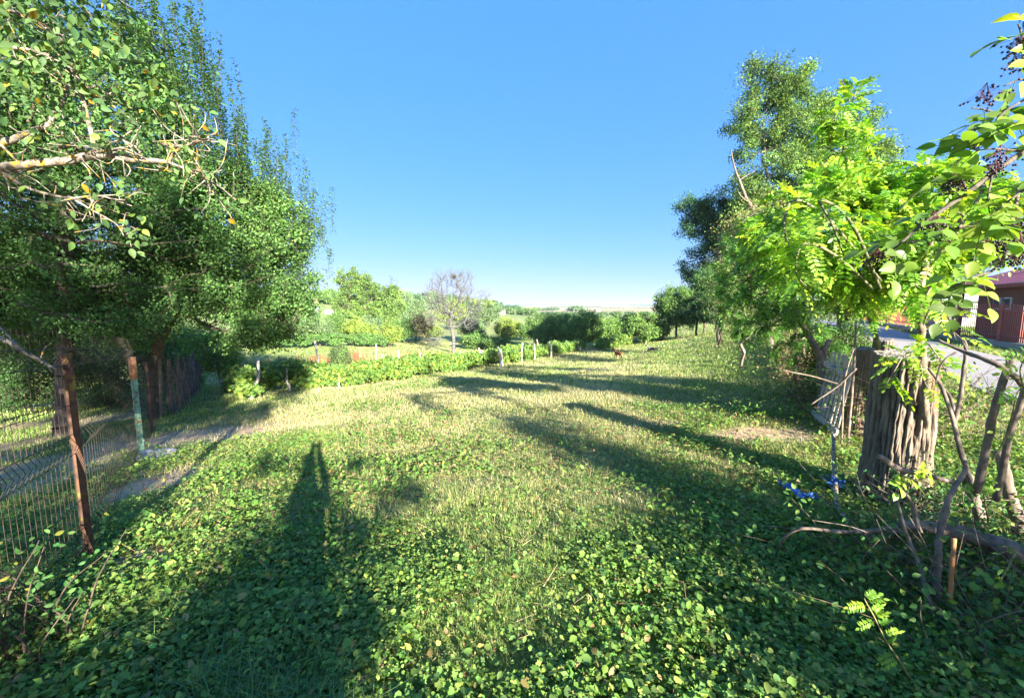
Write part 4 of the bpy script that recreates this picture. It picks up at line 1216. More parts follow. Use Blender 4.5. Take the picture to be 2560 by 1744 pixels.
def rock(name, label, c, s, seed, mat='concrete', cat='stone', n=22):
    m = MB(); u = np.linspace(0, math.pi, n); v = np.linspace(0, 2 * math.pi, 2 * n, endpoint=False)
    U, V_ = np.meshgrid(u, v, indexing='ij')
    d = np.stack([np.sin(U) * np.cos(V_), np.sin(U) * np.sin(V_), np.cos(U)], -1).reshape(-1, 3)
    k = np.array([1 + .5 * mnoise.noise(Vector(q * 1.7 + seed)) + .2 * mnoise.noise(Vector(q * 5 + seed)) for q in d])
    P = np.sign(d) * np.abs(d) ** .75 * k[:, None] * np.asarray(s) + c
    w = 2 * n; i, j = np.meshgrid(np.arange(n - 1), np.arange(w), indexing='ij'); i = i.ravel(); j = j.ravel(); j2 = (j + 1) % w
    m.add(P, np.stack([i * w + j, (i + 1) * w + j, (i + 1) * w + j2, i * w + j2], -1).ravel(), np.full(len(i), 4))
    return tag(m.build(name, M[mat], None, c), label, cat)


p = on(388, 6.15); rock('concrete_footing', 'broken lump of concrete at the foot of the green post', p + [.0, .05, .03], (.27, .2, .10), 3.3, cat='footing')
p = on(290, 3.0); rock('concrete_footing', 'flat grey concrete patch beside the foot of the rusty post', p + [0, 0, -.03], (.17, .25, .055), 8.1, cat='footing')

def ground_at(px, py):
    """where the line of sight through a pixel meets the land"""
    lo, hi = .8, 40.
    for _ in range(40):
        mid_ = (lo + hi) / 2; p = at(px, py, mid_)
        if p[2] > g1(p[0], p[1]): lo = mid_
        else: hi = mid_
    return at(px, py, lo)


def above(px, py, h):
    """point h metres above the land on that line of sight"""
    Y = ground_at(px, py)[1]
    for _ in range(6):
        p = at(px, py, Y); Y -= (h - (p[2] - g1(p[0], p[1]))) * .9 / max(.12, (H - p[2]) / Y + .02)
    return at(px, py, Y)


# ------------------------------------------------------------------ stumps, gate and hedge timber on the right
def stump(name, label, c, r0, h, seed, tilt=(0, 0), nrid=26, top=True, flare=.25, tip=.22):
    g = np.random.default_rng(seed)
    root = tag(empty(name, c), label, 'tree stump')
    na, nz = 420, 130
    a = np.arange(na) * 2 * math.pi / na; t = np.linspace(0, 1, nz)
    Ag, Tg = np.meshgrid(a, t)
    zz = Tg * h
    wa = Ag + .42 * (fbm(np.cos(Ag) * 2.5 + 5 + zz * .5, zz * .9 + np.sin(Ag) * 2.5, seed, 4) - .5)
    ridge = 1 - np.abs(np.sin(wa * nrid / 2 + 3.2 * fbm(np.cos(Ag) * 4 + zz * .5, zz * 2.2 + 4 * np.sin(Ag), seed + 2, 4)))
    ridge2 = fbm(np.cos(Ag) * 9 + 20, np.sin(Ag) * 9 + zz * 5, seed + 5, 4)
    gap = ridge ** 1.7
    lobes = .07 * np.cos(3 * Ag + seed) + .05 * np.cos(5 * Ag + 1.3 * seed)
    R_ = r0 * (1 + lobes + flare * np.exp(-Tg * 5) * (1 + .5 * np.cos(4 * Ag + 2)) - .09 * gap + .10 * (ridge2 - .5) * 2 + .05 * (fbm(Ag * 12, zz * 14, seed + 30, 3) - .5))
    P = np.stack([c[0] + R_ * np.cos(Ag) + tilt[0] * Tg, c[1] + R_ * np.sin(Ag) + tilt[1] * Tg, c[2] - .08 + zz + (Tg == 1) * .0 + .03 * Tg ** 8 * np.cos(Ag + 1) + Tg ** 5 * tip * R_ * np.sin(Ag)], -1)
    m = MB()
    i, j = np.meshgrid(np.arange(nz - 1), np.arange(na), indexing='ij'); i = i.ravel(); j = j.ravel(); j2 = (j + 1) % na
    col = (np.array([.19, .152, .115]) * (1 - gap[..., None]) + np.array([.075, .053, .04]) * gap[..., None]) * (.7 + .6 * ridge2[..., None])
    redd = sstep(.55, .7, fbm(np.cos(Ag) * 1.5 + 9, np.sin(Ag) * 1.5 + zz, seed + 9, 2))[..., None]
    col = col * (1 - redd * .5) + np.array([.20, .10, .07]) * redd * .5
    m.add(P.reshape(-1, 3), np.stack([i * na + j, i * na + j2, (i + 1) * na + j2, (i + 1) * na + j], -1).ravel(), np.full(len(i), 4), col.reshape(-1, 3))
    m.build('bark', M['bark'], root, c)
    tm = MB(); rings = [P[-1] * 1.0]
    ctr = P[-1].mean(0); cl = []
    V = []; nk = 12
    for q in range(nk):
        f = 1 - q / nk * .98
        V.append(ctr + (P[-1] - ctr) * f + np.array([0, 0, .012 * math.sin(q * 2.1) - .006 + (.006 if q else -.004)]))
        cc = np.array([.27, .245, .215]) * (.8 + .35 * (q % 2)) * g.uniform(.85, 1.1); cl.append(np.broadcast_to(cc, (na, 3)))
    i, j = np.meshgrid(np.arange(nk - 1), np.arange(na), indexing='ij'); i = i.ravel(); j = j.ravel(); j2 = (j + 1) % na
    tm.add(np.concatenate(V), np.concatenate([np.stack([i * na + j, i * na + j2, (i + 1) * na + j2, (i + 1) * na + j], -1).ravel(), (nk - 1) * na + np.arange(na)]), list(np.full(len(i), 4)) + [na], np.concatenate(cl))
    tm.build('cut_top', M['bark'], root, c)
    return root


sc_ = on(2232, 3.85)
stump('big_stump', 'massive cut trunk with deeply furrowed bark beside the slatted gate', sc_, .235, 1.60, 5, nrid=30)
s2 = on(2140, 6.0)
stump('small_stump', 'slimmer cut trunk directly behind the big furrowed one', s2, .115, 1.44, 9, nrid=14)
s3 = on(2192, 7.4)
stump('broken_stump', 'reddish broken topped stump at the edge of the road', s3, .14, 1.45, 12, nrid=12)
s4 = on(1993, 9.4)
stump('hedge_stump', 'dark old post like stump in the hedge left of the gate', s4, .10, 1.15, 14, nrid=10, flare=.1)

# gate
gl, gr = np.array([5.26, 6.8, 0.0]), np.array([4.90, 5.86, 0.0])
gl[2] = g1(*gl[:2]) + .08; gr[2] = g1(*gr[:2]) + .04
lean = np.array([.17, .04, 1.19])
wdir = gr - gl; Wg = np.linalg.norm(wdir); wx = wdir / Wg; zx = unit(lean); nx = unit(np.cross(wx, zx)); zx = np.cross(nx, wx)
root = tag(empty('slatted_gate', gl), 'weathered grey slatted wooden gate leaning beside the big stump', 'gate')
hg = 1.2
for k_ in range(7):
    m = MB(); s = (k_ + .5) / 7 * Wg; hk = hg * rng.uniform(.97, 1.05); wdt = Wg / 7 * rng.uniform(.50, .62)
    tw = rng.normal() * .018
    c = gl + wx * (s) + zx * hk / 2; axm = np.stack([unit(wx + zx * tw * .0), nx, unit(zx + wx * tw)])
    box(m, c, (wdt, .014, hk), ax=axm)
    m.build('slat', M['plank'], root, gl, smooth=False)
for t, nm in ((.80, 'rail'), (.07, 'rail')):
    m = MB(); c = gl + wx * Wg / 2 + zx * hg * t - nx * .026 * (1 if nx[0] > 0 else -1)
    box(m, c, (Wg * 1.08, .03, .085), ax=np.stack([wx, nx, zx]))
    m.build('rail', M['plank'], root, gl, smooth=False)


def twine(m, c, s, n, g):
    for q in range(n):
        P = c + np.cumsum(g.normal(size=(5, 3)) * s * .45, axis=0) * np.array([1, 1, .6]); tube(m, P, [.0035] * 5, 4, sub=4)


g = np.random.default_rng(41)
for t, lab in ((.42, 'scrap of blue twine tied to the gate rail near its middle'), (.8, 'scrap of blue twine tied to the gate rail near the stump side')):
    m = MB(); c = gl + wx * Wg * t + zx * hg * .82 - nx * .05 * (1 if nx[0] > 0 else -1); twine(m, c, .028, 9, g); tag(m.build('twine_knot', M['blue'], None, c), lab, 'twine')
m = MB(); a0, a1, a2, a3 = above(1955, 1207, .13), above(1978, 1215, .16), above(2002, 1236, .15), above(2045, 1238, .13)
for q in range(7):
    tube(m, [p + g.normal(size=3) * .018 for p in (a0, (a0 + a1) / 2, a1, a2, (a2 + a3) / 2, a3)], [.006] * 6, 5, sub=4)
for p in (a0, a1, a2, a3): twine(m, p, .03, 8, g)
tag(m.build('blue_rope', M['blue'], None, a1), 'frayed blue rope lying in the leaves below the gate', 'rope')
kc = at(2089, 1204, 4.0)
m = MB(); twine(m, kc, .05, 26, g); tag(m.build('twine_knot', M['blue'], None, kc), 'thick knot of blue twine around the thin upright pole', 'twine')
# upright poles by the gate
m = MB(); b = on(2084, 4.75)
tube(m, [at(2083, 1085, 4.6), at(2085, 1150, 4.3), at(2088, 1204, 4.0), at(2093, 1260, 3.6), at(2130, 1310, 3.2), at(2170, 1340, 3.0), at(2215, 1347, 2.8), at(2245, 1320, 2.7)], [.018, .02, .022, .022, .024, .026, .028, .03], 8, wob=.08)
tag(m.build('bent_pole', M['lichen'], None, kc), 'pale mottled pole bending down from the gate to the brushwood', 'pole')
for (pts, r_, lab) in [([on(2104, 5.6), at(2108, 1000, 5.6), at(2116, 930, 5.6), at(2135, 870, 5.6)], .012, 'brown thorny pole standing just right of the gate'),
                       ([on(2118, 5.6), at(2125, 1040, 5.6), at(2136, 900, 5.7), at(2140, 800, 5.8)], .018, 'tall dark upright pole between gate and big stump'),
                       ([on(2058, 7.1), at(2055, 960, 7.0), at(2062, 880, 7.0), at(2075, 850, 7.0)], .05, 'grey post the gate hangs on')]:
    m = MB(); tube(m, [pts[0] - [0, 0, .05]] + pts[1:], [r_ * 1.2, r_, r_ * .9, r_ * .7], 8, wob=.1); tag(m.build('hedge_pole', M['dead'], None, pts[0]), lab, 'pole')
m = MB()
tube(m, [at(2025, 1012, 5.3), at(2080, 975, 5.2), at(2110, 950, 5.1), at(2140, 920, 5.0)], [.009, .012, .014, .015], 6, wob=.1)
tag(m.build('cut_branch', M['dead'], None, at(2080, 975, 5.2)), 'thin pale branch crossing the gate from lower left', 'branch')
m = MB(); tube(m, [at(1957, 925, 5.8), at(1995, 933, 5.8), at(2030, 940, 5.8), at(2080, 955, 5.7), at(2112, 965, 5.6)], [.006, .009, .01, .012, .013], 6, wob=.1)
tag(m.build('cut_branch', M['dead'], None, at(2030, 940, 5.8)), 'thin grey twig sticking out left over the gate', 'branch')

# ------------------------------------------------------------------ compound leaves
def pinnate(mb, base, d, up, L_, npair, leaflet, col, g, droop=.35, wf=1.0, T=T_LEAFLET, stem=.0011, stemcol=(.12, .17, .04)):
    n = len(base); d = unit(d); side = unit(np.cross(d, up)); up = np.cross(side, d)
    L_ = np.broadcast_to(L_, n)[:, None]
    def pos(t): return base + d * L_ * t - np.array([0, 0, 1.0]) * (droop * L_ * t * t)
    pp = [pos(t) for t in (0, .35, .7, 1)]
    for a_, b_ in zip(pp[:-1], pp[1:]): sticks(mb, a_, b_, stem, stem * .8, 3, stemcol)
    P, Yv, Nv, S, Cc = [], [], [], [], []
    for j in range(npair + 1):
        t = .22 + .78 * j / npair
        p = pos(t); tan = unit(d - np.array([0, 0, 1.0]) * 2 * droop * t)
        cc = col * np.exp(g.normal(size=(n, 1)) * .1)
        if j == npair:
            P.append(p); Yv.append(tan); Nv.append(up); S.append(np.full(n, leaflet)); Cc.append(cc)
        else:
            for sg in (-1, 1):
                y_ = unit(side * sg + tan * .45 + g.normal(size=(n, 3)) * .12 - np.array([0, 0, .12]))
                P.append(p); Yv.append(y_); Nv.append(unit(up + g.normal(size=(n, 3)) * .2)); S.append(leaflet * g.uniform(.85, 1.1, n) * (1 - .25 * abs(t - .6))); Cc.append(cc)
    P, Yv, Nv, Cc = map(np.concatenate, (P, Yv, Nv, Cc)); S = np.concatenate([np.broadcast_to(s, n) for s in S])
    leaves(mb, T, P, Yv, Nv, S, Cc, wf)


BR = [(.22, .42, .05), (.29, .49, .055), (.15, .32, .045), (.38, .50, .055)]
BD = [(.11, .27, .045), (.15, .32, .05), (.09, .22, .045)]


def shoot_bush(name, label, cat, base, trunk, blobs, K, nleaf, seed, cols, Lr=(.14, .22), npair=7, leaflet=.042, r0=.05, mat='leaf_bright', hero=(), bark=(.19, .15, .11)):
    g = np.random.default_rng(seed)
    base = np.asarray(base, float); root = tag(empty(name, base), label, cat)
    pts = blob_points(blobs, K, g, .35)
    tr = smooth_path(trunk, np.ones(len(trunk)), 3)[0]
    N, pa = skeleton(tr, pts, g, .3)
    R_ = limb_radii(N, pa, len(tr), r0, .0035)
    mb = MB(); ii = np.arange(1, len(N)); A, B = N[pa[ii]], N[ii]
    md = (A + B) / 2 + g.normal(size=A.shape) * .06 * np.linalg.norm(B - A, axis=1, keepdims=True)
    ra = np.where(ii < len(tr), R_[pa[ii]], np.minimum(R_[pa[ii]], R_[ii] * 1.35)); rb = R_[ii]
    sticks(mb, A, md, ra, (ra + rb) / 2, 7, bark); sticks(mb, md, B, (ra + rb) / 2, rb, 7, bark)
    cm = MB()
    k = g.integers(len(tr), len(N), nleaf); t = g.uniform(0, 1, (nleaf, 1))
    pos = N[k] * t + N[pa[k]] * (1 - t) + g.normal(size=(nleaf, 3)) * .035
    cent = np.mean([b[:3] for b in blobs], axis=0)
    d = unit(rdir(nleaf, g) + unit(pos - cent) * .5 + np.array([0, 0, .15])); up = unit(rdir(nleaf, g) * .5 + np.array([0, 0, 1.0]))
    c = pal(nleaf, cols, var=.14, g=g) * np.exp(g.normal(size=len(N)) * .12)[k][:, None]
    pinnate(cm, pos, d, up, g.uniform(*Lr, nleaf), npair, leaflet, c, g)
    for (path, rs, num, lf) in hero:      # long arching shoots with rows of leaves
        P, rr2 = tube(mb, path, rs, 6, bark, sub=6)
        s = g.uniform(.12, 1, num); idx = np.clip((s * (len(P) - 1)).astype(int), 0, len(P) - 2)
        p = P[idx]; tn = unit(P[idx + 1] - P[idx]); sd = unit(np.cross(tn, rdir(num, g)))
        pinnate(cm, p, unit(sd + tn * .5 + np.array([0, 0, .1])), unit(rdir(num, g) * .4 + np.array([0, 0, 1.])), g.uniform(.13, .24, num), 7, lf, pal(num, cols, var=.12, g=g), g)
    mb.build('branches', M['bark'], root, base); cm.build('foliage', M[mat], root, base)
    return root


b = on(2200, 5.75)
shoot_bush('locust_bush', 'bright yellow green locust regrowth with feathery leaves above the stumps', 'locust bush', b,
           [b, at(2200, 900, 5.7), at(2180, 810, 5.5), at(2150, 730, 5.2), at(2120, 680, 5.0)],
           [eb(2090, 560, 4.6, 170, 120, .9), eb(2000, 600, 4.2, 110, 90, .8), eb(2100, 400, 4.8, 38, 90, .4), eb(2105, 300, 4.8, 26, 80, .3), eb(2125, 225, 4.8, 20, 25, .2), eb(2040, 480, 4.6, 60, 45, .5), eb(2240, 520, 4.4, 110, 90, .8),
            eb(2300, 470, 4.2, 70, 60, .6), eb(2180, 650, 4.6, 120, 90, .8), eb(2330, 600, 4.2, 100, 90, .7), eb(2110, 690, 4.8, 90, 60, .7), eb(2420, 560, 4.0, 90, 80, .6), eb(2230, 760, 4.8, 60, 30, .5)],
           K=420, nleaf=6200, seed=61, cols=BR, r0=.032, leaflet=.044, bark=(.14, .14, .07),
           hero=[([at(2120, 800, 5.0), at(2110, 600, 4.8), at(2105, 420, 4.8), at(2125, 280, 4.8), at(2150, 200, 4.8)], [.03, .022, .015, .009, .004], 60, .045),
                 ([at(2200, 700, 4.0), at(2080, 560, 3.0), at(1990, 500, 2.6), at(1960, 560, 2.4), at(1975, 620, 2.3)], [.016, .012, .009, .006, .003], 26, .046),
                 ([at(2200, 720, 3.8), at(2130, 560, 2.9), at(2050, 500, 2.5), at(2080, 560, 2.3), at(2110, 640, 2.2)], [.016, .012, .009, .006, .003], 24, .046),
                 ([at(2180, 720, 3.8), at(2090, 640, 3.0), at(2010, 610, 2.7), at(1990, 680, 2.6), at(2020, 720, 2.6)], [.014, .011, .008, .006, .003], 22, .044)])
b = on(2052, 7.2)
shoot_bush('locust_thicket', 'darker green locust thicket with leaning trunk filling the hedge left of the gate', 'locust bush', b,
           [b, at(2052, 900, 7.2), at(2022, 840, 7.3), at(1995, 790, 7.4), at(1945, 735, 7.6)],
           [eb(1920, 700, 8, 90, 90, 1.3), eb(1860, 660, 9, 70, 70, 1.2), eb(1990, 720, 7.2, 100, 80, 1.2), eb(1900, 790, 8.5, 60, 40, 1.), eb(2050, 740, 6.4, 80, 70, .9), eb(1890, 600, 9, 70, 60, 1.), eb(1850, 760, 9.5, 40, 50, 1.), eb(2000, 640, 7.4, 90, 60, 1.), eb(1820, 700, 10.5, 40, 60, 1.), eb(1950, 810, 7.8, 60, 45, .6), eb(1900, 830, 9.5, 50, 35, .7), eb(2100, 840, 7.8, 50, 30, .4), eb(2090, 900, 7.9, 50, 40, .4), eb(2070, 960, 7.9, 45, 35, .4), eb(1980, 870, 8.2, 35, 35, .5), eb(1850, 800, 12, 50, 40, 1.)],
           K=460, nleaf=7200, seed=62, cols=BD, Lr=(.13, .2), npair=6, leaflet=.04, r0=.055, mat='leaf')
b = on(2100, 8.0)
make_tree('hedge_shrub', 'low dark shrub filling the hedge right behind the slatted gate', 'shrub', b, [b, b + [0, 0, .3], b + [0, 0, .6]],
          [eb(2100, 900, 8.0, 55, 45, .35), eb(2075, 960, 7.7, 50, 40, .3), eb(2130, 860, 8.1, 50, 40, .35), eb(2060, 880, 8.2, 35, 40, .35), eb(2110, 1000, 7.2, 40, 35, .25)],
          K=160, nleaf=9500, lsize=.05, clump=.13, T=T_OVAL, cols=[(.06, .13, .035), (.09, .18, .045), (.05, .10, .03)], r0=.03, seed=163, twigs=2)
b = on(1850, 14)
make_tree('hedge_shrub', 'pale olive shrub with bare twigs at the left front of the bright bush', 'shrub', b, [b, at(1880, 800, 12), at(1870, 720, 11)],
          [eb(1850, 640, 11, 55, 70, 1.), eb(1880, 580, 11, 55, 40, 1.), eb(1850, 730, 12, 50, 60, 1.), eb(1910, 560, 10.5, 50, 40, .8), eb(1870, 790, 12, 50, 30, .8)],
          K=260, nleaf=9000, lsize=.055, clump=.28, T=T_OVAL, cols=[(.20, .28, .07), (.27, .33, .09), (.15, .24, .06), (.33, .28, .09)], r0=.05, seed=63, bark=(.3, .24, .18), twigs=3)
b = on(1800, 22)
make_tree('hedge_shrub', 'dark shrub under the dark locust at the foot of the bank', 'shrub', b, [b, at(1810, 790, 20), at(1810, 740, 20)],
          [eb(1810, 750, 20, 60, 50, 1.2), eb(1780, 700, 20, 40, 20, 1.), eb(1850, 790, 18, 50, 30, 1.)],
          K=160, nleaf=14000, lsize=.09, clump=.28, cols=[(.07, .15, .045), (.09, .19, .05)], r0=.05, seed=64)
# brown dry undergrowth on the bank
g = np.random.default_rng(65)
m = MB()
n = 2600
t = g.uniform(0, 1, n); y = 7.2 + t ** 1.3 * 16; x = 5.0 + .585 * (y - 6.3) + .45 + g.normal(size=n) * .38; z = gz(x, y)
A = np.stack([x, y, z], -1); h = g.uniform(.15, .7, n)
dd = unit(rdir(n, g) * .8 + np.array([-.2, 0, .7])); sticks(m, A, A + dd * h[:, None], .004, .002, 4, pal(n, [(.26, .18, .11), (.17, .12, .08), (.36, .27, .17)], g=g))
for q in range(5):
    leaves(m, T_OVAL, A + dd * (h * g.uniform(.2, 1, n))[:, None], rdir(n, g), rdir(n, g), g.uniform(.03, .06, n), pal(n, [(.26, .16, .08), (.10, .15, .04), (.36, .26, .13)], g=g))
tag(m.build('undergrowth', M['grass']), kind='stuff', label='brown dry twigs and undergrowth on the hedge bank')

m = MB(); n = 2600
x = g.uniform(5.2, 7.2, n); y = g.uniform(5.4, 10.5, n); k = ((x - 5.0) - .585 * (y - 6.3) > .15) & (road_side(x, y) < -.3); x, y = x[k], y[k]; n = len(x)
A = np.stack([x, y, gz(x, y) + g.uniform(0, .7, n)], -1); d = unit(rdir(n, g) + np.array([0, 0, .6])); l_ = g.uniform(.2, .8, n)[:, None]
mdp = A + d * l_ * .5 + g.normal(size=(n, 3)) * .03; E = A + d * l_ + g.normal(size=(n, 3)) * .08
c = pal(n, [(.26, .19, .13), (.17, .12, .085), (.38, .30, .22)], g=g); sticks(m, A, mdp, .005, .004, 5, c); sticks(m, mdp, E, .004, .002, 5, c)
for q in range(7):
    leaves(m, T_OVAL, A + d * l_ * g.uniform(.1, 1, (n, 1)) + g.normal(size=(n, 3)) * .06, rdir(n, g), unit(rdir(n, g) + [0, 0, .6]), g.uniform(.035, .07, n), pal(n, [(.12, .24, .05), (.2, .3, .06), (.3, .22, .11)], [4, 2, .7], g=g))
tag(m.build('hedge_undergrowth', M['grass']), kind='stuff', label='tangle of twigs and leaves behind the gate and around the stumps')
# slender locust stem at the big stump with the hanging leaves in front of it
b = sc_ + [.16, .02, 1.45]
shoot_bush('locust_shoot', 'green mossy locust stem beside the big stump with leaves drooping in front of the bark', 'locust shoot', on(2330, 3.75),
           [on(2330, 3.75), at(2318, 1050, 3.6), at(2300, 850, 3.45), at(2298, 740, 3.3), at(2312, 660, 3.2), at(2325, 600, 3.1)],
           [eb(2330, 580, 3.1, 80, 60, .4), eb(2420, 600, 3.0, 70, 40, .4), eb(2290, 740, 3.2, 30, 30, .3), eb(2480, 520, 3.0, 60, 60, .4)],
           K=40, nleaf=150, seed=66, cols=BR, r0=.03, leaflet=.045,
           hero=[([at(2305, 820, 3.4), at(2340, 740, 3.2), at(2370, 790, 3.0), at(2390, 850, 2.95)], [.008, .006, .005, .003], 14, .05),
                 ([at(2300, 870, 3.4), at(2320, 860, 3.2), at(2350, 900, 3.1), at(2370, 940, 3.1)], [.007, .006, .004, .003], 11, .05),
                 ([at(2300, 880, 3.4), at(2260, 890, 3.2), at(2240, 920, 3.15), at(2215, 960, 3.15)], [.007, .006, .004, .003], 10, .05),
                 ([at(2300, 900, 3.4), at(2300, 905, 3.2), at(2310, 950, 3.12), at(2330, 990, 3.1)], [.006, .005, .004, .003], 8, .048)])

# elder branch with black berries reaching in from the right edge
g = np.random.default_rng(67)
base = np.array([3.6, .9, g1(3.6, .9)])
root = tag(empty('elder_bush', base), 'elder branches with large leaves and black berry clusters at the right edge', 'elder bush')
wm, lm = MB(), MB()
ec = (.10, .085, .07)
main = [base, np.array([3.5, 1.2, 1.5]), at(2680, 330, 1.9), at(2560, 379, 1.85), at(2413, 485, 1.8), at(2306, 561, 1.8), at(2223, 633, 1.8)]
tube(wm, main, [.03, .022, .015, .012, .010, .007, .004], 7, ec)
sub = [([at(2560, 250, 1.8), at(2500, 290, 1.75), at(2440, 375, 1.75), at(2437, 320, 1.75)], .005), ([at(2640, 300, 1.9), at(2560, 320, 1.8), at(2480, 280, 1.8), at(2430, 270, 1.78)], .006), ([at(2560, 379, 1.8), at(2480, 372, 1.8), at(2440, 378, 1.8)], .005),
       ([at(2700, 560, 1.9), at(2560, 580, 1.8), at(2490, 670, 1.8), at(2440, 690, 1.8), at(2380, 720, 1.85)], .008), ([at(2700, 420, 1.7), at(2600, 450, 1.7), at(2500, 520, 1.7), at(2470, 560, 1.7)], .006), ([at(2650, 100, 1.7), at(2570, 110, 1.7), at(2545, 60, 1.7)], .006),
       ([at(2720, 230, 1.9), at(2620, 240, 1.8), at(2560, 200, 1.8), at(2510, 215, 1.8)], .006), ([at(2413, 485, 1.8), at(2360, 470, 1.8), at(2330, 440, 1.8)], .004), ([at(2480, 440, 1.8), at(2470, 500, 1.75), at(2480, 560, 1.75)], .004)]
PB, TB = [], []
for P, r_ in sub:
    q, _ = tube(wm, P, np.linspace(r_, r_ * .45, len(P)), 6, ec); k = np.arange(5, len(q) - 1, 2); PB.append(q[k]); TB.append(unit(q[k + 1] - q[k]))
q, _ = smooth_path(main[2:], np.ones(5), 6); k = np.arange(2, len(q) - 1, 1); PB.append(q[k]); TB.append(unit(q[k + 1] - q[k]))
PB, TB = np.concatenate(PB), np.concatenate(TB)
keep_ = g.uniform(size=len(PB)) < .78; PB, TB = PB[keep_], TB[keep_]
n = len(PB)
sd = unit(np.cross(TB, rdir(n, g)) + TB * .5 + np.array([0, 0, -.1]))
EL = [(.20, .33, .05), (.27, .38, .045), (.14, .25, .045), (.42, .42, .04), (.11, .2, .045)]
pinnate(lm, PB + g.normal(size=(n, 3)) * .01, sd, unit(rdir(n, g) * .5 + np.array([0, -.2, 1.])), g.uniform(.11, .17, n), 2, .070, pal(n, EL, [4, 2.5, 4, .4, 3], .18, g), g, droop=.3, wf=1.1, T=T_FINE, stem=.0018)
wm.build('branches', M['bark'], root, base); lm.build('leaves', M['leaf_bright'], root, base)
_a = np.arange(6) * math.pi / 3
IS_V = np.array([[0, 0, 1]] + [[.89 * math.cos(t), .89 * math.sin(t), .45] for t in np.arange(5) * 2 * math.pi / 5] + [[.89 * math.cos(t), .89 * math.sin(t), -.45] for t in np.arange(5) * 2 * math.pi / 5 + math.pi / 5] + [[0, 0, -1]])
IS_F = []
for i in range(5):
    j = (i + 1) % 5; IS_F += [[0, 1 + i, 1 + j], [1 + i, 6 + i, 1 + j], [1 + j, 6 + i, 6 + j], [11, 6 + j, 6 + i]]
IS_F = np.array(IS_F)


def berries(c, spread, n, r=.0042, hang=1.0):
    r = .0055
    m, s = MB(), MB()
    c = np.asarray(c, float); p = c + g.normal(size=(n, 3)) * spread * np.array([1, .7, .6]) - np.array([0, 0, spread * .6 * hang])
    V = p[:, None] + IS_V[None] * (r * g.uniform(.8, 1.15, n))[:, None, None]
    m.add(V.reshape(-1, 3), (IS_F.ravel()[None] + (np.arange(n) * 12)[:, None]).ravel(), np.full(n * 20, 3))
    k = g.integers(0, 5, n); hubs = c + g.normal(size=(5, 3)) * spread * .35 + [0, 0, spread * .3]
    sticks(s, hubs[k], p, .0008, .0006, 3, (.12, .045, .05)); sticks(s, np.repeat([c + [0, 0, spread * 1.3]], 5, 0), hubs, .0015, .001, 4, (.14, .05, .05))
    o = m.build('berries', M['berry'], root, base); s.build('berry_stalk', M['plain'], root, base)


for px, py, Y, sp, n in [(2465, 235, 1.78, .034, 34), (2553, 110, 1.7, .035, 50), (2550, 150, 1.7, .03, 30), (2388, 450, 1.78, .030, 110), (2332, 550, 1.8, .032, 70), (2518, 560, 1.75, .036, 80), (2470, 610, 1.78, .034, 70), (2545, 640, 1.75, .03, 60), (2195, 632, 1.85, .028, 60), (2488, 418, 1.8, .026, 45), (2500, 385, 1.8, .03, 30), (2550, 600, 1.7, .028, 60)]:
    berries(at(px, py, Y), sp, n)

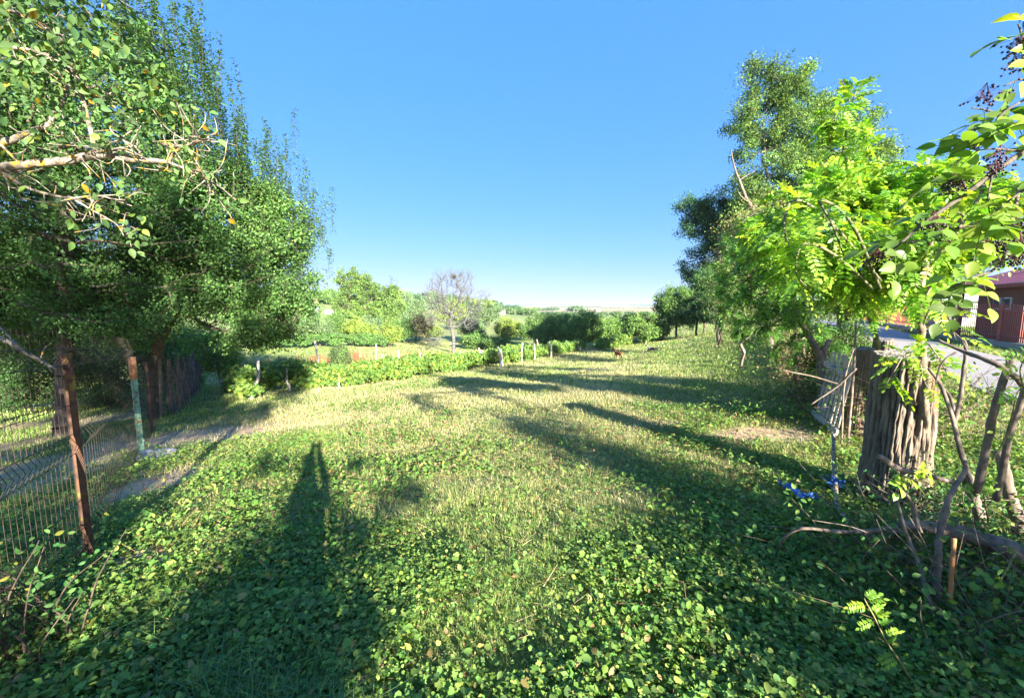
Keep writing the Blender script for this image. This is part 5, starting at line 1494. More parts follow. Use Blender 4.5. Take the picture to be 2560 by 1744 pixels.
# ------------------------------------------------------------------ plum tree at the left edge: lichen covered branch with yellowing leaves
g = np.random.default_rng(71)
base = np.array([-4.3, .6, g1(-4.3, .6)])
root = tag(empty('plum_tree', base), 'plum tree reaching in from the left with a lichen covered branch and yellowing leaves', 'plum tree')
wm, lm = MB(), MB()
wp = lambda L_: [at(*q) for q in L_]
paths = [
    ([base, base + [.1, .1, 1.2], base + [.35, .5, 2.0]] + wp([(-240, 440, 1.95), (0, 419, 1.95), (80, 410, 1.95), (160, 403, 1.95), (210, 393, 1.95), (260, 390, 1.95), (320, 398, 1.95), (380, 402, 1.95), (420, 405, 1.95)]), [.09, .08, .06, .035, .019, .018, .018, .017, .015, .014, .012, .009]),
    (wp([(240, 388, 1.95), (228, 330, 1.93), (205, 240, 1.9), (190, 180, 1.88), (150, 90, 1.85), (115, 20, 1.85)]), [.009, .009, .008, .007, .005, .004]),
    (wp([(200, 395, 1.95), (250, 380, 1.93), (290, 372, 1.9), (340, 365, 1.9)]), [.006, .005, .004, .003]),
    (wp([(420, 405, 1.95), (445, 375, 1.93), (490, 355, 1.9), (520, 345, 1.9), (510, 338, 1.9), (470, 345, 1.9)]), [.007, .006, .005, .004, .003, .002]),
    (wp([(420, 405, 1.95), (470, 425, 1.95), (500, 440, 1.95), (540, 460, 1.95), (590, 500, 1.97)]), [.006, .005, .004, .003, .002]),
    (wp([(0, 425, 1.95), (60, 465, 1.95), (120, 485, 1.95), (180, 495, 1.95), (250, 490, 1.95), (330, 515, 1.95)]), [.008, .007, .006, .005, .004, .002]),
    (wp([(170, 490, 1.95), (230, 525, 1.95), (290, 560, 1.95), (310, 590, 1.95)]), [.005, .004, .003, .002]),
    (wp([(205, 220, 1.9), (240, 215, 1.88), (270, 185, 1.86)]), [.005, .005, .003]), (wp([(205, 222, 1.9), (260, 245, 1.9), (320, 255, 1.9)]), [.004, .003, .002]),
    (wp([(185, 175, 1.88), (120, 140, 1.85), (40, 120, 1.8), (-60, 130, 1.8)]), [.004, .006, .007, .009]), (wp([(170, 130, 1.86), (110, 70, 1.84), (30, 30, 1.8), (-80, 0, 1.8)]), [.004, .006, .008, .012]),
    (wp([(125, 310, 2.0), (140, 275, 2.0), (160, 250, 2.0), (170, 200, 2.0)]), [.010, .010, .008, .004]), (wp([(-200, 560, 2.2), (-60, 400, 2.1), (30, 350, 2.05), (125, 310, 2.0)]), [.03, .02, .016, .010]),
    (wp([(300, 390, 1.95), (350, 380, 1.9), (280, 330, 1.9), (283, 300, 1.9)]), [.004, .003, .003, .002]), (wp([(255, 20, 1.7), (262, -40, 1.7), (270, -140, 1.7)]), [.002, .004, .006]),
    (wp([(440, 375, 1.93), (430, 360, 1.9), (400, 358, 1.9)]), [.003, .002, .0015]), (wp([(480, 430, 1.95), (520, 445, 1.9), (525, 440, 1.9)]), [.003, .002, .0015]), (wp([(0, 360, 2.0), (30, 390, 2.0), (55, 415, 2.0)]), [.006, .005, .004])]
anch = []
for P, r_ in paths:
    q, _ = tube(wm, P, r_, 8, sub=6, wob=.06, g=g); q = q[q[:, 1] > 1.5]; anch.append(q)
anch = np.concatenate(anch)
# side twigs
k = g.integers(0, len(anch), 190); tw = []
for q in k:
    p = anch[q]; d = unit(g.normal(size=3) + [.3, 0, .0]); l_ = g.uniform(.06, .2)
    P = [p, p + d * l_ * .5 + g.normal(size=3) * .012, p + d * l_ + g.normal(size=3) * .03]
    tube(wm, P, [.003, .0022, .0013], 5, sub=3, g=g); tw.append(P[2]); tw.append(P[1])
tw = np.array(tw)
wm.build('branches', M['lichen'], root, base)
# leaf positions: round the twig ends, denser in the upper left
cl = [at(px, py, Y) for px, py, Y in [(60, 60, 1.9), (120, 110, 1.85), (200, 60, 1.85), (270, 90, 1.85), (300, 160, 1.85), (250, 150, 1.8), (340, 230, 1.9), (380, 250, 1.9), (350, 290, 1.95), (60, 180, 1.9), (30, 250, 1.95), (100, 220, 1.9), (350, 180, 1.85), (180, 30, 1.8), (230, 20, 1.8), (20, 100, 1.8), (90, 30, 1.8), (230, 200, 1.85), (20, 20, 1.8), (300, 60, 1.9), (150, 160, 1.8), (-40, 60, 1.9), (-40, 180, 1.9), (-60, 300, 1.9)]]
P = [tw[g.integers(0, len(tw), 330)] + g.normal(size=(330, 3)) * .02]
for c in cl: P.append(c + g.normal(size=(48, 3)) * np.array([.08, .12, .075]))
for c in [at(230, 435, 1.95), at(228, 460, 1.95), at(300, 560, 1.9), at(330, 580, 1.9), at(350, 545, 1.92), at(360, 600, 1.9), at(420, 440, 1.95), at(470, 400, 1.95)]: P.append(c + g.normal(size=(6, 3)) * .025)
P = np.concatenate(P)
sx = P[:, 0] / P[:, 1]; sz = (P[:, 2] - H) / P[:, 1]
P = P[~((np.abs(sz - (at(200, 402, 1.)[2] - H)) < .035) & (sx < -.80) & (P[:, 1] < 1.97))]; n = len(P)
yd = unit(rdir(n, g) * .9 + np.array([.15, 0, -.65])); nd = unit(rdir(n, g) * .8 + np.array([.2, -.5, .4]))
leaves(lm, T_FINE, P, yd, nd, g.uniform(.022, .048, n), pal(n, [(.085, .16, .05), (.11, .20, .055), (.06, .12, .045), (.16, .24, .05), (.50, .30, .03)], [5, 4, 4, 1.3, .5], .2, g), .95)
lm.build('leaves', M['leaf'], root, base)

# dark bramble twigs hanging in the lower left corner in front of the fence
g = np.random.default_rng(72)
base = on(60, 2.0)
root = tag(empty('bramble', base), 'dark twiggy bramble in the lower left corner in front of the fence', 'bramble')
wm, lm = MB(), MB(); en = []
for q in range(26):
    p0 = on(g.uniform(90, 200), 2.15) if q < 14 else on(g.uniform(-80, 120), 2.0); a_ = g.uniform(-1.4, .9); l_ = g.uniform(.35, .9)
    P = [p0, p0 + np.array([math.sin(a_) * .3, g.normal() * .05, .45]) * l_, p0 + np.array([math.sin(a_) * .9, g.normal() * .1, .85]) * l_ + g.normal(size=3) * .04]
    q_, _ = tube(wm, P, [.006, .0045, .002], 5, (.09, .065, .05), sub=5, wob=.3, g=g); en.append(q_[3:])
en = np.concatenate(en); k = g.integers(0, len(en), 900)
leaves(lm, T_OVAL, en[k] + g.normal(size=(900, 3)) * .05, rdir(900, g), unit(rdir(900, g) + [0, 0, .2]), g.uniform(.02, .045, 900), pal(900, [(.05, .13, .035), (.08, .16, .04), (.2, .2, .04)], [4, 3, .5], g=g))
wm.build('twigs', M['bark'], root, base); lm.build('leaves', M['leaf'], root, base)

# ------------------------------------------------------------------ cut hedge wood, lower right
def wood(name, label, cat, paths, mat='dead', wob=.08, sides=8):
    m = MB()
    for P, r_ in paths:
        P = [at(*q) for q in P]; r_ = np.linspace(r_[0], r_[1], len(P)) if len(r_) == 2 else r_
        tube(m, P, r_, sides, sub=5, wob=wob)
    c = at(*paths[0][0][0])
    return tag(m.build(name, M[mat], None, c), label, cat)


wood('fallen_trunk', 'thick dark fallen limb lying across the lower right corner', 'fallen limb', [([(2250, 1308, 2.7), (2330, 1318, 2.65), (2420, 1335, 2.6), (2500, 1365, 2.5), (2600, 1400, 2.4), (2760, 1450, 2.3)], (.03, .085))], 'dead')
wood('curved_branch', 'long thin brown branch arching left over the leaves', 'branch', [([(1939, 1387, 2.95), (1948, 1365, 2.85), (1965, 1341, 2.75), (1990, 1324, 2.7), (2022, 1320, 2.66), (2098, 1328, 2.66), (2174, 1326, 2.66), (2240, 1318, 2.66)], (.006, .015))], 'dead', .05)
wood('cut_branch', 'cut branch with pale sawn end pointing left in front of the big stump', 'branch', [([(2200, 1140, 2.6), (2235, 1165, 2.62), (2270, 1178, 2.66), (2320, 1188, 2.7), (2380, 1205, 2.75)], (.020, .014))])
wood('grey_branch', 'forked smooth grey branch rising in front of the road', 'branch', [([(2440, 1240, 2.7), (2400, 1120, 2.75), (2380, 1040, 2.8), (2350, 960, 2.85), (2320, 920, 2.9)], (.017, .009)), ([(2385, 1060, 2.8), (2400, 1000, 2.8), (2410, 920, 2.8), (2415, 870, 2.8), (2410, 850, 2.8)], (.014, .009)), ([(2390, 1050, 2.8), (2375, 990, 2.9), (2350, 965, 2.95)], (.012, .006))])
wood('grey_branch', 'broken splintered grey branch leaning up at the right edge', 'branch', [([(2440, 1230, 2.5), (2470, 1100, 2.45), (2490, 1010, 2.4), (2520, 920, 2.4), (2540, 885, 2.4)], (.022, .016)), ([(2545, 890, 2.4), (2560, 880, 2.4), (2575, 910, 2.4), (2550, 1010, 2.45), (2520, 1100, 2.5), (2490, 1250, 2.6)], (.012, .02)), ([(2520, 920, 2.4), (2515, 885, 2.4)], (.008, .003)), ([(2540, 885, 2.4), (2536, 870, 2.4)], (.006, .002))])
wood('thorny_branch', 'long thorny branch slanting down across the road view', 'branch', [([(2345, 850, 2.7), (2400, 875, 2.6), (2440, 890, 2.5), (2490, 910, 2.4), (2530, 935, 2.35), (2600, 1000, 2.3)], (.010, .018)), ([(2420, 882, 2.6), (2405, 850, 2.65), (2385, 830, 2.7)], (.004, .002)), ([(2390, 880, 2.6), (2360, 900, 2.6), (2345, 930, 2.6), (2340, 960, 2.6)], (.006, .004)), ([(2460, 900, 2.5), (2510, 900, 2.5), (2560, 905, 2.5)], (.004, .002)), ([(2411, 885, 2.6), (2411, 905, 2.6), (2408, 925, 2.6)], (.005, .003))])
wood('cut_bole', 'dark upright stem with a cut top in the brushwood', 'stem', [([(2340, 1500, 2.3), (2345, 1400, 2.35), (2350, 1330, 2.4), (2375, 1240, 2.45), (2410, 1180, 2.5), (2412, 1150, 2.5)], (.020, .011))], 'dead')
wood('cut_bole', 'thick knobbly dark stem standing behind the brushwood', 'stem', [([(2470, 1420, 2.9), (2450, 1300, 2.9), (2430, 1220, 2.9), (2415, 1185, 2.9)], (.035, .032))], 'dead')
wood('cut_bole', 'thick grey brown stem near the right edge of the brushwood', 'stem', [([(2560, 1350, 3.0), (2530, 1260, 3.0), (2510, 1180, 3.0), (2500, 1130, 3.0)], (.05, .03))], 'dead')
wood('peeled_stick', 'short reddish peeled stem in the shade of the brushwood', 'stem', [([(2375, 1500, 2.1), (2380, 1420, 2.12), (2386, 1345, 2.15)], (.010, .012))], 'orangerust')
wood('bent_twig', 'dark slender stem curving up from the shade to the right', 'stem', [([(2330, 1530, 2.2), (2300, 1420, 2.3), (2265, 1330, 2.4), (2240, 1240, 2.5)], (.012, .008)), ([(2300, 1330, 2.4), (2280, 1260, 2.45), (2260, 1230, 2.45), (2210, 1195, 2.6)], (.014, .005))])
# the rest of the dead brushwood: a heap of cut twigs
g = np.random.default_rng(81)
m = MB()
c0 = at(2400, 1300, 2.55)
for q in range(190):
    p = np.array([*[g.uniform(2.5, 3.9)], g.uniform(1.9, 3.3), 0]); p[2] = g1(p[0], p[1]) + g.uniform(0, .35)
    d = unit(g.normal(size=3) * [1, .6, .6] + [(.5 if q % 3 else -.9), 0, .5]); l_ = g.uniform(.25, .9)
    pm = p + d * l_ * .5 + g.normal(size=3) * .05 * l_; pe = p + d * l_ + g.normal(size=3) * .08 * l_
    r_ = g.uniform(.0015, .0045)
    tube(m, [p, pm, pe], [r_, r_ * .8, r_ * .4], 5, sub=4, wob=.15, g=g)
    if q % 2: tube(m, [pm, pm + unit(g.normal(size=3) + d) * l_ * .3], [r_ * .6, r_ * .3], 4, sub=1, g=g)
tag(m.build('brushwood', M['dead'], None, c0), 'heap of cut dry twigs and thorny sticks at lower right', kind='stuff')
# leafy bramble growing through the brushwood
g = np.random.default_rng(83)
base = on(2420, 2.6); root = tag(empty('bramble', base), 'dark leafy bramble growing through the cut branches at lower right', 'bramble')
wm, lm = MB(), MB(); en = []
for q in range(330):
    x_, y_ = g.uniform(2.1, 4.4), g.uniform(1.6, 3.5)
    if x_ / y_ < .90: continue
    p0 = np.array([x_, y_, g1(x_, y_)]); l_ = g.uniform(.3, .85); d = unit(g.normal(size=3) * [.8, .8, .2] + [0, 0, .9])
    P = [p0, p0 + d * l_ * .6, p0 + d * l_ + np.array([g.normal() * .12, g.normal() * .12, -.05])]
    q_, _ = tube(wm, P, [.004, .003, .0015], 4, (.16, .12, .07), sub=4, wob=.2, g=g); en.append(q_[2:])
en = np.concatenate(en); k = g.integers(0, len(en), 9000)
leaves(lm, T_FINE, en[k] + g.normal(size=(9000, 3)) * np.array([.07, .07, .05]), rdir(9000, g), unit(rdir(9000, g) * .7 + [0, -.1, .8]), g.uniform(.024, .05, 9000), pal(9000, [(.08, .19, .05), (.12, .24, .055), (.06, .14, .045), (.2, .29, .06)], [4, 3, 3, 1], g=g))
wm.build('stems', M['bark'], root, base); lm.build('leaves', M['leaf'], root, base)
# locust sprigs in and before the brushwood
def sprig(label, stem, leaves_, cols=BR, leaflet=.032, npair=6, T=T_FINE, wf=.8, Lr=.11):
    g = np.random.default_rng(int(abs(stem[0][0])) + 7); base = at(*stem[-1])
    root = tag(empty('locust_sprig', base), label, 'sprig'); wm, lm = MB(), MB()
    P, _ = tube(wm, [at(*q) for q in stem], np.linspace(.0022, .005, len(stem)), 5, (.22, .2, .08), sub=5)
    n = leaves_; idx = np.clip((g.uniform(0, .75, n) * len(P)).astype(int), 0, len(P) - 2); idx[0] = 0
    tn = unit(P[idx] - P[idx + 1]); sd = unit(np.cross(tn, np.array([0, 1, .3])) * g.choice([-1, 1], n)[:, None] + tn * .4 + g.normal(size=(n, 3)) * .15)
    pinnate(lm, P[idx], sd, unit(g.normal(size=(n, 3)) * .3 + np.array([0, -.8, .8])), Lr * g.uniform(.7, 1.1, n), npair, leaflet, pal(n, cols, var=.1, g=g), g, droop=.3, wf=wf, T=T)
    wm.build('stem', M['bark'], root, base); lm.build('leaves', M['leaf_bright'], root, base)


sprig('bright locust sprig with round leaflets standing in the dark lower right shade', [(2160, 1495, 1.75), (2185, 1540, 1.75), (2215, 1600, 1.76), (2255, 1660, 1.78), (2290, 1720, 1.8)], 13, BR, .022, 6, Lr=.085)
sprig('broad bright green leaf sprig on the cut branch before the stump', [(2300, 1200, 2.2), (2330, 1210, 2.2), (2260, 1190, 2.3), (2225, 1165, 2.4)], 5, BR, .05, 2, T_FINE, 1.2, .1)
sprig('pair of pale green leaves low at the right edge of the brushwood', [(2480, 1440, 2.0), (2500, 1450, 2.0), (2540, 1380, 2.1)], 4, [(.12, .24, .06)], .04, 1, T_ROUND, 1.0, .07)
sprig('green sprig among the grey sticks at the right edge', [(2560, 960, 2.3), (2540, 990, 2.3), (2520, 1080, 2.4), (2480, 1150, 2.4)], 8, BR, .034, 3, T_FINE, .9, .1)
sprig('small sprig of fresh leaves beside the thick stem', [(2450, 1210, 2.5), (2460, 1240, 2.5), (2470, 1300, 2.5)], 6, BR, .03, 3, T_FINE, .9, .09)
sprig('leafy sprig at the very right above the broken branch', [(2570, 880, 2.2), (2550, 930, 2.25), (2570, 1000, 2.3)], 7, BR, .036, 3, T_FINE, .9, .11)

# ------------------------------------------------------------------ red fence, house and wall across the road
fpts = [np.array([24.6, 14.5]), np.array([24.9, 21.0]), np.array([28.0, 27.0]), np.array([31.2, 36.0]), np.array([35, 46.])]
fs = [at(2620, 860, 16.6)[:2], at(2494, 858, 19.2)[:2], at(2388, 848, 21.8)[:2], at(2350, 845, 23.6)[:2], at(2280, 835, 27)[:2], at(2215, 825, 32)[:2], at(2150, 815, 39)[:2]]
base = np.array([*fs[1], g1(*fs[1])])
root = tag(empty('picket_fence', base), 'long red brown metal picket fence on a concrete plinth across the road', 'fence')
for i in range(len(fs) - 1):
    p, q = fs[i], fs[i + 1]; L_ = np.linalg.norm(q - p); d = (q - p) / L_; z0, z1 = g1(*p), g1(*q)
    m = MB(); n = int(L_ / .12); s = (np.arange(n) + .5) / n * L_
    zz = z0 + (z1 - z0) * s / L_
    nv = np.array([-d[1], d[0]])
    top = 1.98 + .07 * np.abs(np.sin(s * 2.1)) + .02 * (np.arange(n) % 2)
    for k in range(n):
        x_, y_ = p + d * s[k]
        box(m, (x_, y_, zz[k] + (top[k] + .34) / 2), (.038, .018, top[k] - .34), rz=math.atan2(d[1], d[0]))
    m.build('picket_panel', M['redfence'], root, base, smooth=False)
    m = MB()
    for hz in (.55, 1.75):
        A = np.array([*(p + nv * .03), z0 + hz]); B = np.array([*(q + nv * .03), z1 + hz]); sticks(m, [A], [B], .028, .028, 4)
    m.build('rail', M['redfence'], root, base, smooth=False)
    m = MB(); c = (p + q) / 2; ang = math.atan2(d[1], d[0]); box(m, (c[0], c[1], (z0 + z1) / 2 + .05), (L_, .2, .5), rz=ang); m.build('plinth', M['concrete'], root, base, smooth=False)
for i, p in enumerate(fs):
    m = MB(); box(m, (p[0], p[1], g1(*p) + 1.05), (.11, .11, 2.1 if i != 2 else 2.5), rz=.4)
    m.build('post', M['redfence'], root, base, smooth=False)
# house behind the fence
HW = np.array([.20, .075, .055])
e0, e1 = at(2371, 716, 26)[:2], at(2640, 700, 17.5)[:2]
d = unit(e1 - e0); nv = np.array([-d[1], d[0]]); nv = nv if nv[0] > 0 else -nv
base = np.array([*e0, g1(*e0)])
root = tag(empty('house', base), 'low brown house with a pinkish red metal tile roof and open porch', 'house')
ZE = 3.1; L_ = np.linalg.norm(e1 - e0) + 1
m = MB()
# roof as corrugated tile courses
ns2, nu = 150, 14; V = []
for iu in range(nu + 1):
    u = iu / nu * 3.4
    for is_ in range(ns2 + 1):
        s = is_ / ns2 * L_ - .3
        q = e0 + d * s + nv * (u - .35)
        V.append((q[0], q[1], ZE + (u) * .33 + .035 * abs(math.sin(s * 9)) + (.02 if iu % 2 else 0)))
i, j = np.meshgrid(np.arange(nu), np.arange(ns2), indexing='ij'); i = i.ravel(); j = j.ravel(); w = ns2 + 1
m.add(V, np.stack([i * w + j, i * w + j + 1, (i + 1) * w + j + 1, (i + 1) * w + j], -1).ravel(), np.full(len(i), 4), (.38, .11, .13))
V2 = np.array(V); 
m.build('roof', M['plain'], root, base)
m = MB(); c = e0 + d * (L_ / 2 - .3) + nv * (-.33); box(m, (c[0], c[1], ZE - .06), (L_, .08, .16), (.26, .07, .06), rz=math.atan2(d[1], d[0]))
c = e0 + d * (L_ / 2 - .3) + nv * 1.3; box(m, (c[0], c[1], ZE - .16), (L_ - .1, 3.1, .05), (.22, .10, .08), rz=math.atan2(d[1], d[0]))
m.build('eaves', M['plain'], root, base, smooth=False)
m = MB(); c = e0 + d * (L_ / 2 + 1.2) + nv * 1.4; box(m, (c[0], c[1], 1.6), (L_ - 3.4, 2.2, 3.1), HW, rz=math.atan2(d[1], d[0]))
m.build('wall', M['plain'], root, base, smooth=False)
for s in (.3, 1.1, 2.0):
    m = MB(); c = e0 + d * s; box(m, (c[0], c[1], ZE / 2), (.09, .09, ZE - .1), (.09, .03, .025), rz=.3); m.build('porch_post', M['plain'], root, base, smooth=False)
for s in (4.9, 5.8):
    c = e0 + d * s + nv * .27; z = 2.15; ang = math.atan2(d[1], d[0])
    m = MB(); box(m, (c[0], c[1], z), (.62, .06, .62), (.7, .68, .66), rz=ang); w_ = m.build('window', M['plain'], root, base, smooth=False)
    m = MB(); c2 = c - nv * .035; box(m, (c2[0], c2[1], z), (.48, .03, .48), (.05, .06, .07), rz=ang); m.build('pane', M['plain'], w_, (0, 0, 0), smooth=False)
    w_.children[0].data.transform(__import__('mathutils').Matrix.Translation((-base[0], -base[1], -base[2])))
# white shed behind the porch, low wall at the left, far garden tree, power lines
def simple_house(name, label, cat, c, w, dpt, h, wall, roofc, rz=0.0, pitch=.5, roof_over=.3):
    base = np.array(c, float); root = tag(empty(name, base), label, cat)
    m = MB(); box(m, (0, 0, h / 2 - .3), (w, dpt, h + .6), wall); m.build('wall', M['plain'], root, (0, 0, 0), smooth=False)
    m = MB(); ww, dd = w / 2 + roof_over, dpt / 2 + roof_over; rh = dd * pitch
    m.add([(-ww, -dd, h), (ww, -dd, h), (ww, dd, h), (-ww, dd, h), (-ww, 0, h + rh), (ww, 0, h + rh)], [0, 1, 5, 4, 2, 3, 4, 5, 0, 4, 3, 1, 2, 5, 3, 2, 1, 0], [4, 4, 3, 3, 4], roofc)
    m.build('roof', M['plain'], root, (0, 0, 0), smooth=False)
    m = MB()
    for t in (-.25, .2): box(m, (w * t, -dpt / 2 - .01, h * .55), (w * .13, .06, h * .35), (.06, .06, .07))
    m.build('window', M['plain'], root, (0, 0, 0), smooth=False)
    root.rotation_euler = (0, 0, rz)
    if c[1] > 60: root.scale = (.36, .36, .5)
    return root


simple_house('shed', 'white building showing between the porch posts of the brown house', 'shed', on(2440, 34), 5, 4, 2.1, (.75, .75, .74), (.5, .5, .52), -.6)
p = on(2080, 30); base = p
root = tag(empty('garden_wall', base), 'brownish plastered garden wall with pale coping seen through the hedge', 'wall')
m = MB(); box(m, (p[0] + .5, p[1], p[2] + .8), (5.2, .25, 1.7), (.26, .13, .10), rz=.9); m.build('wall_face', M['plain'], root, base, smooth=False)
m = MB(); box(m, (p[0] + .5, p[1], p[2] + 1.69), (5.3, .34, .09), (.6, .6, .62), rz=.9); m.build('coping', M['plain'], root, base, smooth=False)
mid_tree('yard_tree', 'green tree behind the red fence and the white shed', 2370, 655, 790, 50, 40, [(.10, .18, .04), (.14, .22, .05)], n=9000, seed=130)
mid_tree('yard_tree', 'dense green tree far behind the bright bush beyond the road', 2260, 640, 790, 70, 60, [(.08, .15, .04), (.10, .18, .05)], n=8000, seed=131)
mid_tree('yard_tree', 'olive tree down the road behind the stumps', 2120, 680, 800, 60, 60, [(.08, .15, .04), (.10, .18, .05)], n=8000, seed=132)
m = MB()
for k, (pa_, pb_) in enumerate([((2300, 690, 60), (2760, 560, 14)), ((2300, 700, 60), (2760, 600, 14)), ((2300, 708, 60), (2760, 640, 14))]):
    A, B = at(*pa_), at(*pb_); P = [A + (B - A) * t - np.array([0, 0, .5 * math.sin(math.pi * t)]) for t in np.linspace(0, 1, 9)]
    tube(m, P, [.012] * 9, 4, (.05, .05, .05), sub=1)
tag(m.build('power_lines', M['plain'], None, at(2500, 640, 25)), 'thin dark overhead wires above the brown house roof', 'wires')
# far houses
simple_house('far_house', 'tiny house with an orange red roof among trees on the far left ridge', 'house', on(782, 150) + [0, 0, .4], 9, 6, 2.2, (.5, .32, .25), (.40, .16, .10), .3)
simple_house('far_shed', 'pale bluish metal shed at the edge of the straw field on the ridge', 'shed', on(826, 120), 7, 5, 2.0, (.30, .35, .38), (.32, .38, .44), .1, .3)
simple_house('far_shed', 'small white greenhouse left of the pale metal shed on the ridge', 'greenhouse', on(788, 122), 5, 4, 1.3, (.34, .36, .37), (.36, .39, .41), .1, .6)
simple_house('far_house', 'small white roofed house right of the bare tree in the valley', 'house', on(1230, 170) + [0, 0, .2], 10, 6, 1.8, (.33, .31, .28), (.40, .385, .37), .15)
simple_house('far_house', 'white walled little house beside the white roofed one in the valley', 'house', on(1255, 175) + [0, 0, .2], 7, 5, 2.3, (.42, .41, .39), (.38, .37, .36), -.2)
simple_house('far_house', 'tiny grey roofed farmhouse below the far dark wood', 'house', on(1498, 420) + [0, 0, 2], 14, 8, 3, (.5, .42, .38), (.35, .25, .2), -.2)

# ------------------------------------------------------------------ the photographer and the garden behind the camera (their shadows fall into view)
def person(base, rz):
    root = tag(empty('person', base), 'person in a dark shirt holding a phone up with both hands, casting the upright shadow', 'person')
    n = [(0, 0, .98, (.18, .13)), (0, 0, 1.12, (.17, .12)), (0, 0, 1.32, (.19, .12)), (0, 0, 1.50, (.15, .10)), (0, 0, 1.66, (.06, .06)), (0, .01, 1.76, (.075, .085)), (0, .015, 1.85, (.085, .095)), (0, .0, 1.92, (.06, .07))]
    e = [(i, i + 1) for i in range(7)]
    for s in (-1, 1):
        k = len(n); n += [(s * .17, 0, 1.46, (.065, .065)), (s * .15, .12, 1.56, (.05, .05)), (s * .085, .17, 1.72, (.052, .045)), (s * .05, .19, 1.90, (.046, .032)), (s * .06, .215, 1.97, (.035, .02))]
        e += [(3, k)] + [(q, q + 1) for q in range(k, k + 4)]
        for f in range(4):
            q = len(n); a_ = (s * (.06 + .008 * f), .215 + .012 * f, 2.02); n += [(a_[0], a_[1], 2.02, (.009, .009)), (a_[0] - s * .014, a_[1] + .015, 2.045 - .004 * f, (.008, .008)), (a_[0] - s * .03, a_[1] + .012, 2.05 - .005 * f, (.007, .007))]
            e += [(k + 4, q), (q, q + 1), (q + 1, q + 2)]
        q = len(n); n += [(s * .055, .19, 2.0, (.011, .011)), (s * .04, .185, 2.02, (.009, .009))]; e += [(k + 4, q), (q, q + 1)]
        k = len(n); n += [(s * .09, 0, .92, (.095, .10)), (s * .11, .01, .50, (.06, .065)), (s * .12, -.01, .12, (.042, .045)), (s * .12, -.01, .04, (.045, .045)), (s * .13, .12, .03, (.045, .028))]
        e += [(0, k)] + [(q, q + 1) for q in range(k, k + 4)]
    def cf(co):
        c = np.tile([[.04, .05, .08]], (len(co), 1)); c[co[:, 2] > 1.66] = (.45, .27, .2); c[(co[:, 2] < .98)] = (.05, .06, .10); c[co[:, 2] < .09] = (.05, .04, .04)
        c[(co[:, 2] > 1.66) & (np.abs(co[:, 0]) > .12) & (co[:, 2] < 1.66)] = (.04, .05, .08); return c
    skin_mesh('body', n, e, M['fur'], root, color=cf)
    hb = skin_mesh('hair', [(0, -.02, 1.86, (.09, .098)), (0, -.03, 1.94, (.07, .075))], [(0, 1)], M['fur'], root, color=(.03, .02, .015))
    root.rotation_euler = (0, 0, rz)
    pm = MB(); box(pm, (0, .0, 2.0), (.15, .009, .072), (.02, .02, .022)); ph = pm.build('phone', M['plain'], None, (0, 0, 0), smooth=False)
    return ph


ph = person((-.0, -.27, .02), 0)
ph.location = (-.0, -.07, 0)
tag(ph, 'dark phone held up behind the lens by the photographer', 'phone')


def shade_blob(px, py, rx, rz, h):
    """crown lobe in the garden behind the camera whose shadow lands round a given spot of the meadow"""
    p = ground_at(px, py); t = max(h / SUN[2], (p[1] + .75) / -SUN[1])
    q = p + SUN * t
    return (q[0], q[1], q[2], rx, rx, rz, 1)


SB = [shade_blob(*q) for q in [(690, 1155, .16, .04, 1.8), (580, 1530, .3, .12, 1.5), (680, 1400, .3, .12, 1.6), (745, 1290, .14, .05, 1.8), (820, 1180, .12, .035, 1.85), (880, 1165, .12, .035, 1.9), (760, 1165, .10, .03, 1.9),
                               (960, 1240, .2, .05, 1.8), (1010, 1230, .15, .04, 1.8), (860, 1330, .22, .08, 1.6), (640, 1600, .4, .15, 1.3), (780, 1550, .35, .15, 1.3), (60, 1650, .3, .15, 1.3), (140, 1500, .2, .08, 1.5), (260, 1650, .28, .1, 1.3), (430, 1680, .4, .2, 1.2), (880, 1440, .12, .07, 1.5)]]
bx = np.mean([s[0] for s in SB]); by = np.mean([s[1] for s in SB]); b = np.array([bx, by, g1(bx, by)])
make_tree('garden_bush', 'dense garden bush behind the photographer casting the ragged shadow at lower left', 'bush', b, [b, b + [0, 0, .5], b + [0, 0, 1.]], SB, K=230, nleaf=8500, lsize=.055, clump=.14, cols=PEAR, r0=.05, seed=141, T=T_OVAL)
SB = [shade_blob(*q) for q in [(1700, 1310, .3, .07, 1.5), (1850, 1300, .3, .07, 1.5), (1600, 1300, .2, .05, 1.6), (1990, 1310, .3, .08, 1.4), (2100, 1500, .4, .2, 1.2), (1950, 1560, .35, .15, 1.2), (1800, 1620, .3, .12, 1.2), (2300, 1600, .5, .3, 1.2), (2150, 1680, .4, .2, 1.2), (2450, 1500, .5, .3, 1.2), (2050, 1440, .25, .1, 1.2)]]
bx = np.mean([s[0] for s in SB]); by = np.mean([s[1] for s in SB]); b = np.array([bx, by, g1(bx, by)])
make_tree('garden_bush', 'dense bush right behind the camera shading the lower right corner', 'bush', b, [b, b + [0, 0, .5], b + [0, 0, 1.]], SB, K=260, nleaf=11000, lsize=.06, clump=.15, cols=PEAR, r0=.05, seed=142, T=T_OVAL)
b = np.array([-3.2, -3.0, g1(-3.2, -3.0)])  # unseen tree, added with lobes placed to shade the fence and pear trees
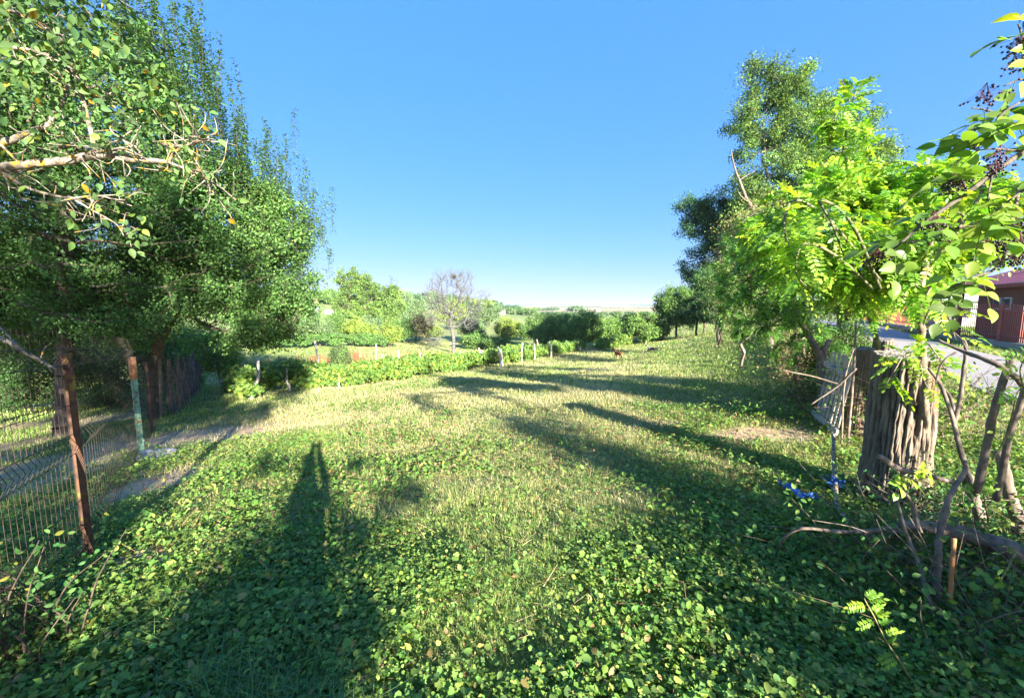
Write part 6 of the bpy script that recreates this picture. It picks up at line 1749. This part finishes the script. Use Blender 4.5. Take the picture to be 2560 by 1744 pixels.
make_tree('garden_tree', 'unseen tree added behind the camera, its crown lobes placed to shade the pear trees', 'tree', b, [b, b + [0, 0, 2], b + [0, 0, 4]],
          [(-3.5, -2.6, 4.8, 1.6, 1.5, 1.3), (-2.2, -3.5, 4.6, 1.0, 1.0, .8), (-5.2, -1.6, 4.6, 1.2, 1.2, 1.2), (-1.2, -1.4, 6.3, .9, .6, .8), (-2.6, -1.4, 5.3, .9, .6, .8), (-.2, -1.7, 5.0, .7, .6, .6), (-2.4, -1.4, 7.2, 1.0, .6, .7), (-5, -1.0, 6.4, 1.5, .7, 1.2), (-3.6, -1.3, 6.4, 1.2, .7, 1.1), (-6.4, -.8, 5.6, 1.2, .6, 1.2), (-3.8, -3.0, 3.0, 1, .8, .6), (-.3, -5.2, 3.0, .9, .8, .45), (-2.5, -3.5, 3.0, 1, .8, .5), (-1.3, -4.5, 3.0, .9, .8, .5), (-6.5, -.8, 3.8, 1.0, 1, 1.2), (-1.6, -1.6, 3.2, 1.0, .8, .5), (-2.8, -1.0, 3.0, 1.0, .8, .5), (-.7, -2.6, 3.6, .8, .8, .4), (-4.2, -.4, 2.4, .9, .6, .7)], K=700, nleaf=125000, lsize=.07, clump=.25, cols=PEAR, r0=.14, seed=143)
# trees along the village road to the right of the view: their long shadows cross the field
for i_, (x_, y_, hh_, w_) in enumerate([(8.2, 2.0, 3.6, 1.0), (5.4, -1.5, 3.1, .5), (9.8, 6.2, 3.2, .8)]):
    b = np.array([x_ - .6, y_, g1(x_ - .6, y_)])
    bl = [(b[0], b[1], hh_ * .8, w_, w_, hh_ * .16, 1), (b[0] + .4, b[1] - .5, hh_ * .75, w_ * .7, w_ * .7, hh_ * .16, 1), (b[0] - .3, b[1] + .5, hh_ * .8, w_ * .7, w_ * .7, hh_ * .18, 1)]
    if i_ < 2:
        make_tree('verge_tree', ['small tree on the verge outside the right edge of the view', 'round verge tree behind the camera on the right'][i_], 'tree', b, [b, b + [0, 0, 1], b + [0, 0, 2.]], bl, K=[160, 60][i_], nleaf=[15000, 2600][i_], lsize=.07, clump=.22, cols=PEAR, r0=.09, seed=150 + i_)

# ------------------------------------------------------------------ the air
hm_ = MB(); box(hm_, (0, 0, 20), (13000, 13000, 130)); hz = hm_.build('haze', M['plain'], smooth=False)
hm = bpy.data.materials.new("summer_haze"); hm.use_nodes = True; N_ = hm.node_tree.nodes
N_.remove(N_["Principled BSDF"]); pv = N_.new("ShaderNodeVolumePrincipled")
pv.inputs["Color"].default_value = (.80, .90, 1.0, 1); pv.inputs["Density"].default_value = .00022; pv.inputs["Anisotropy"].default_value = .2
hm.node_tree.links.new(pv.outputs[0], N_["Material Output"].inputs["Volume"])
hz.data.materials.clear(); hz.data.materials.append(hm)
tag(hz, kind='stuff', label='faint summer haze over the far fields')
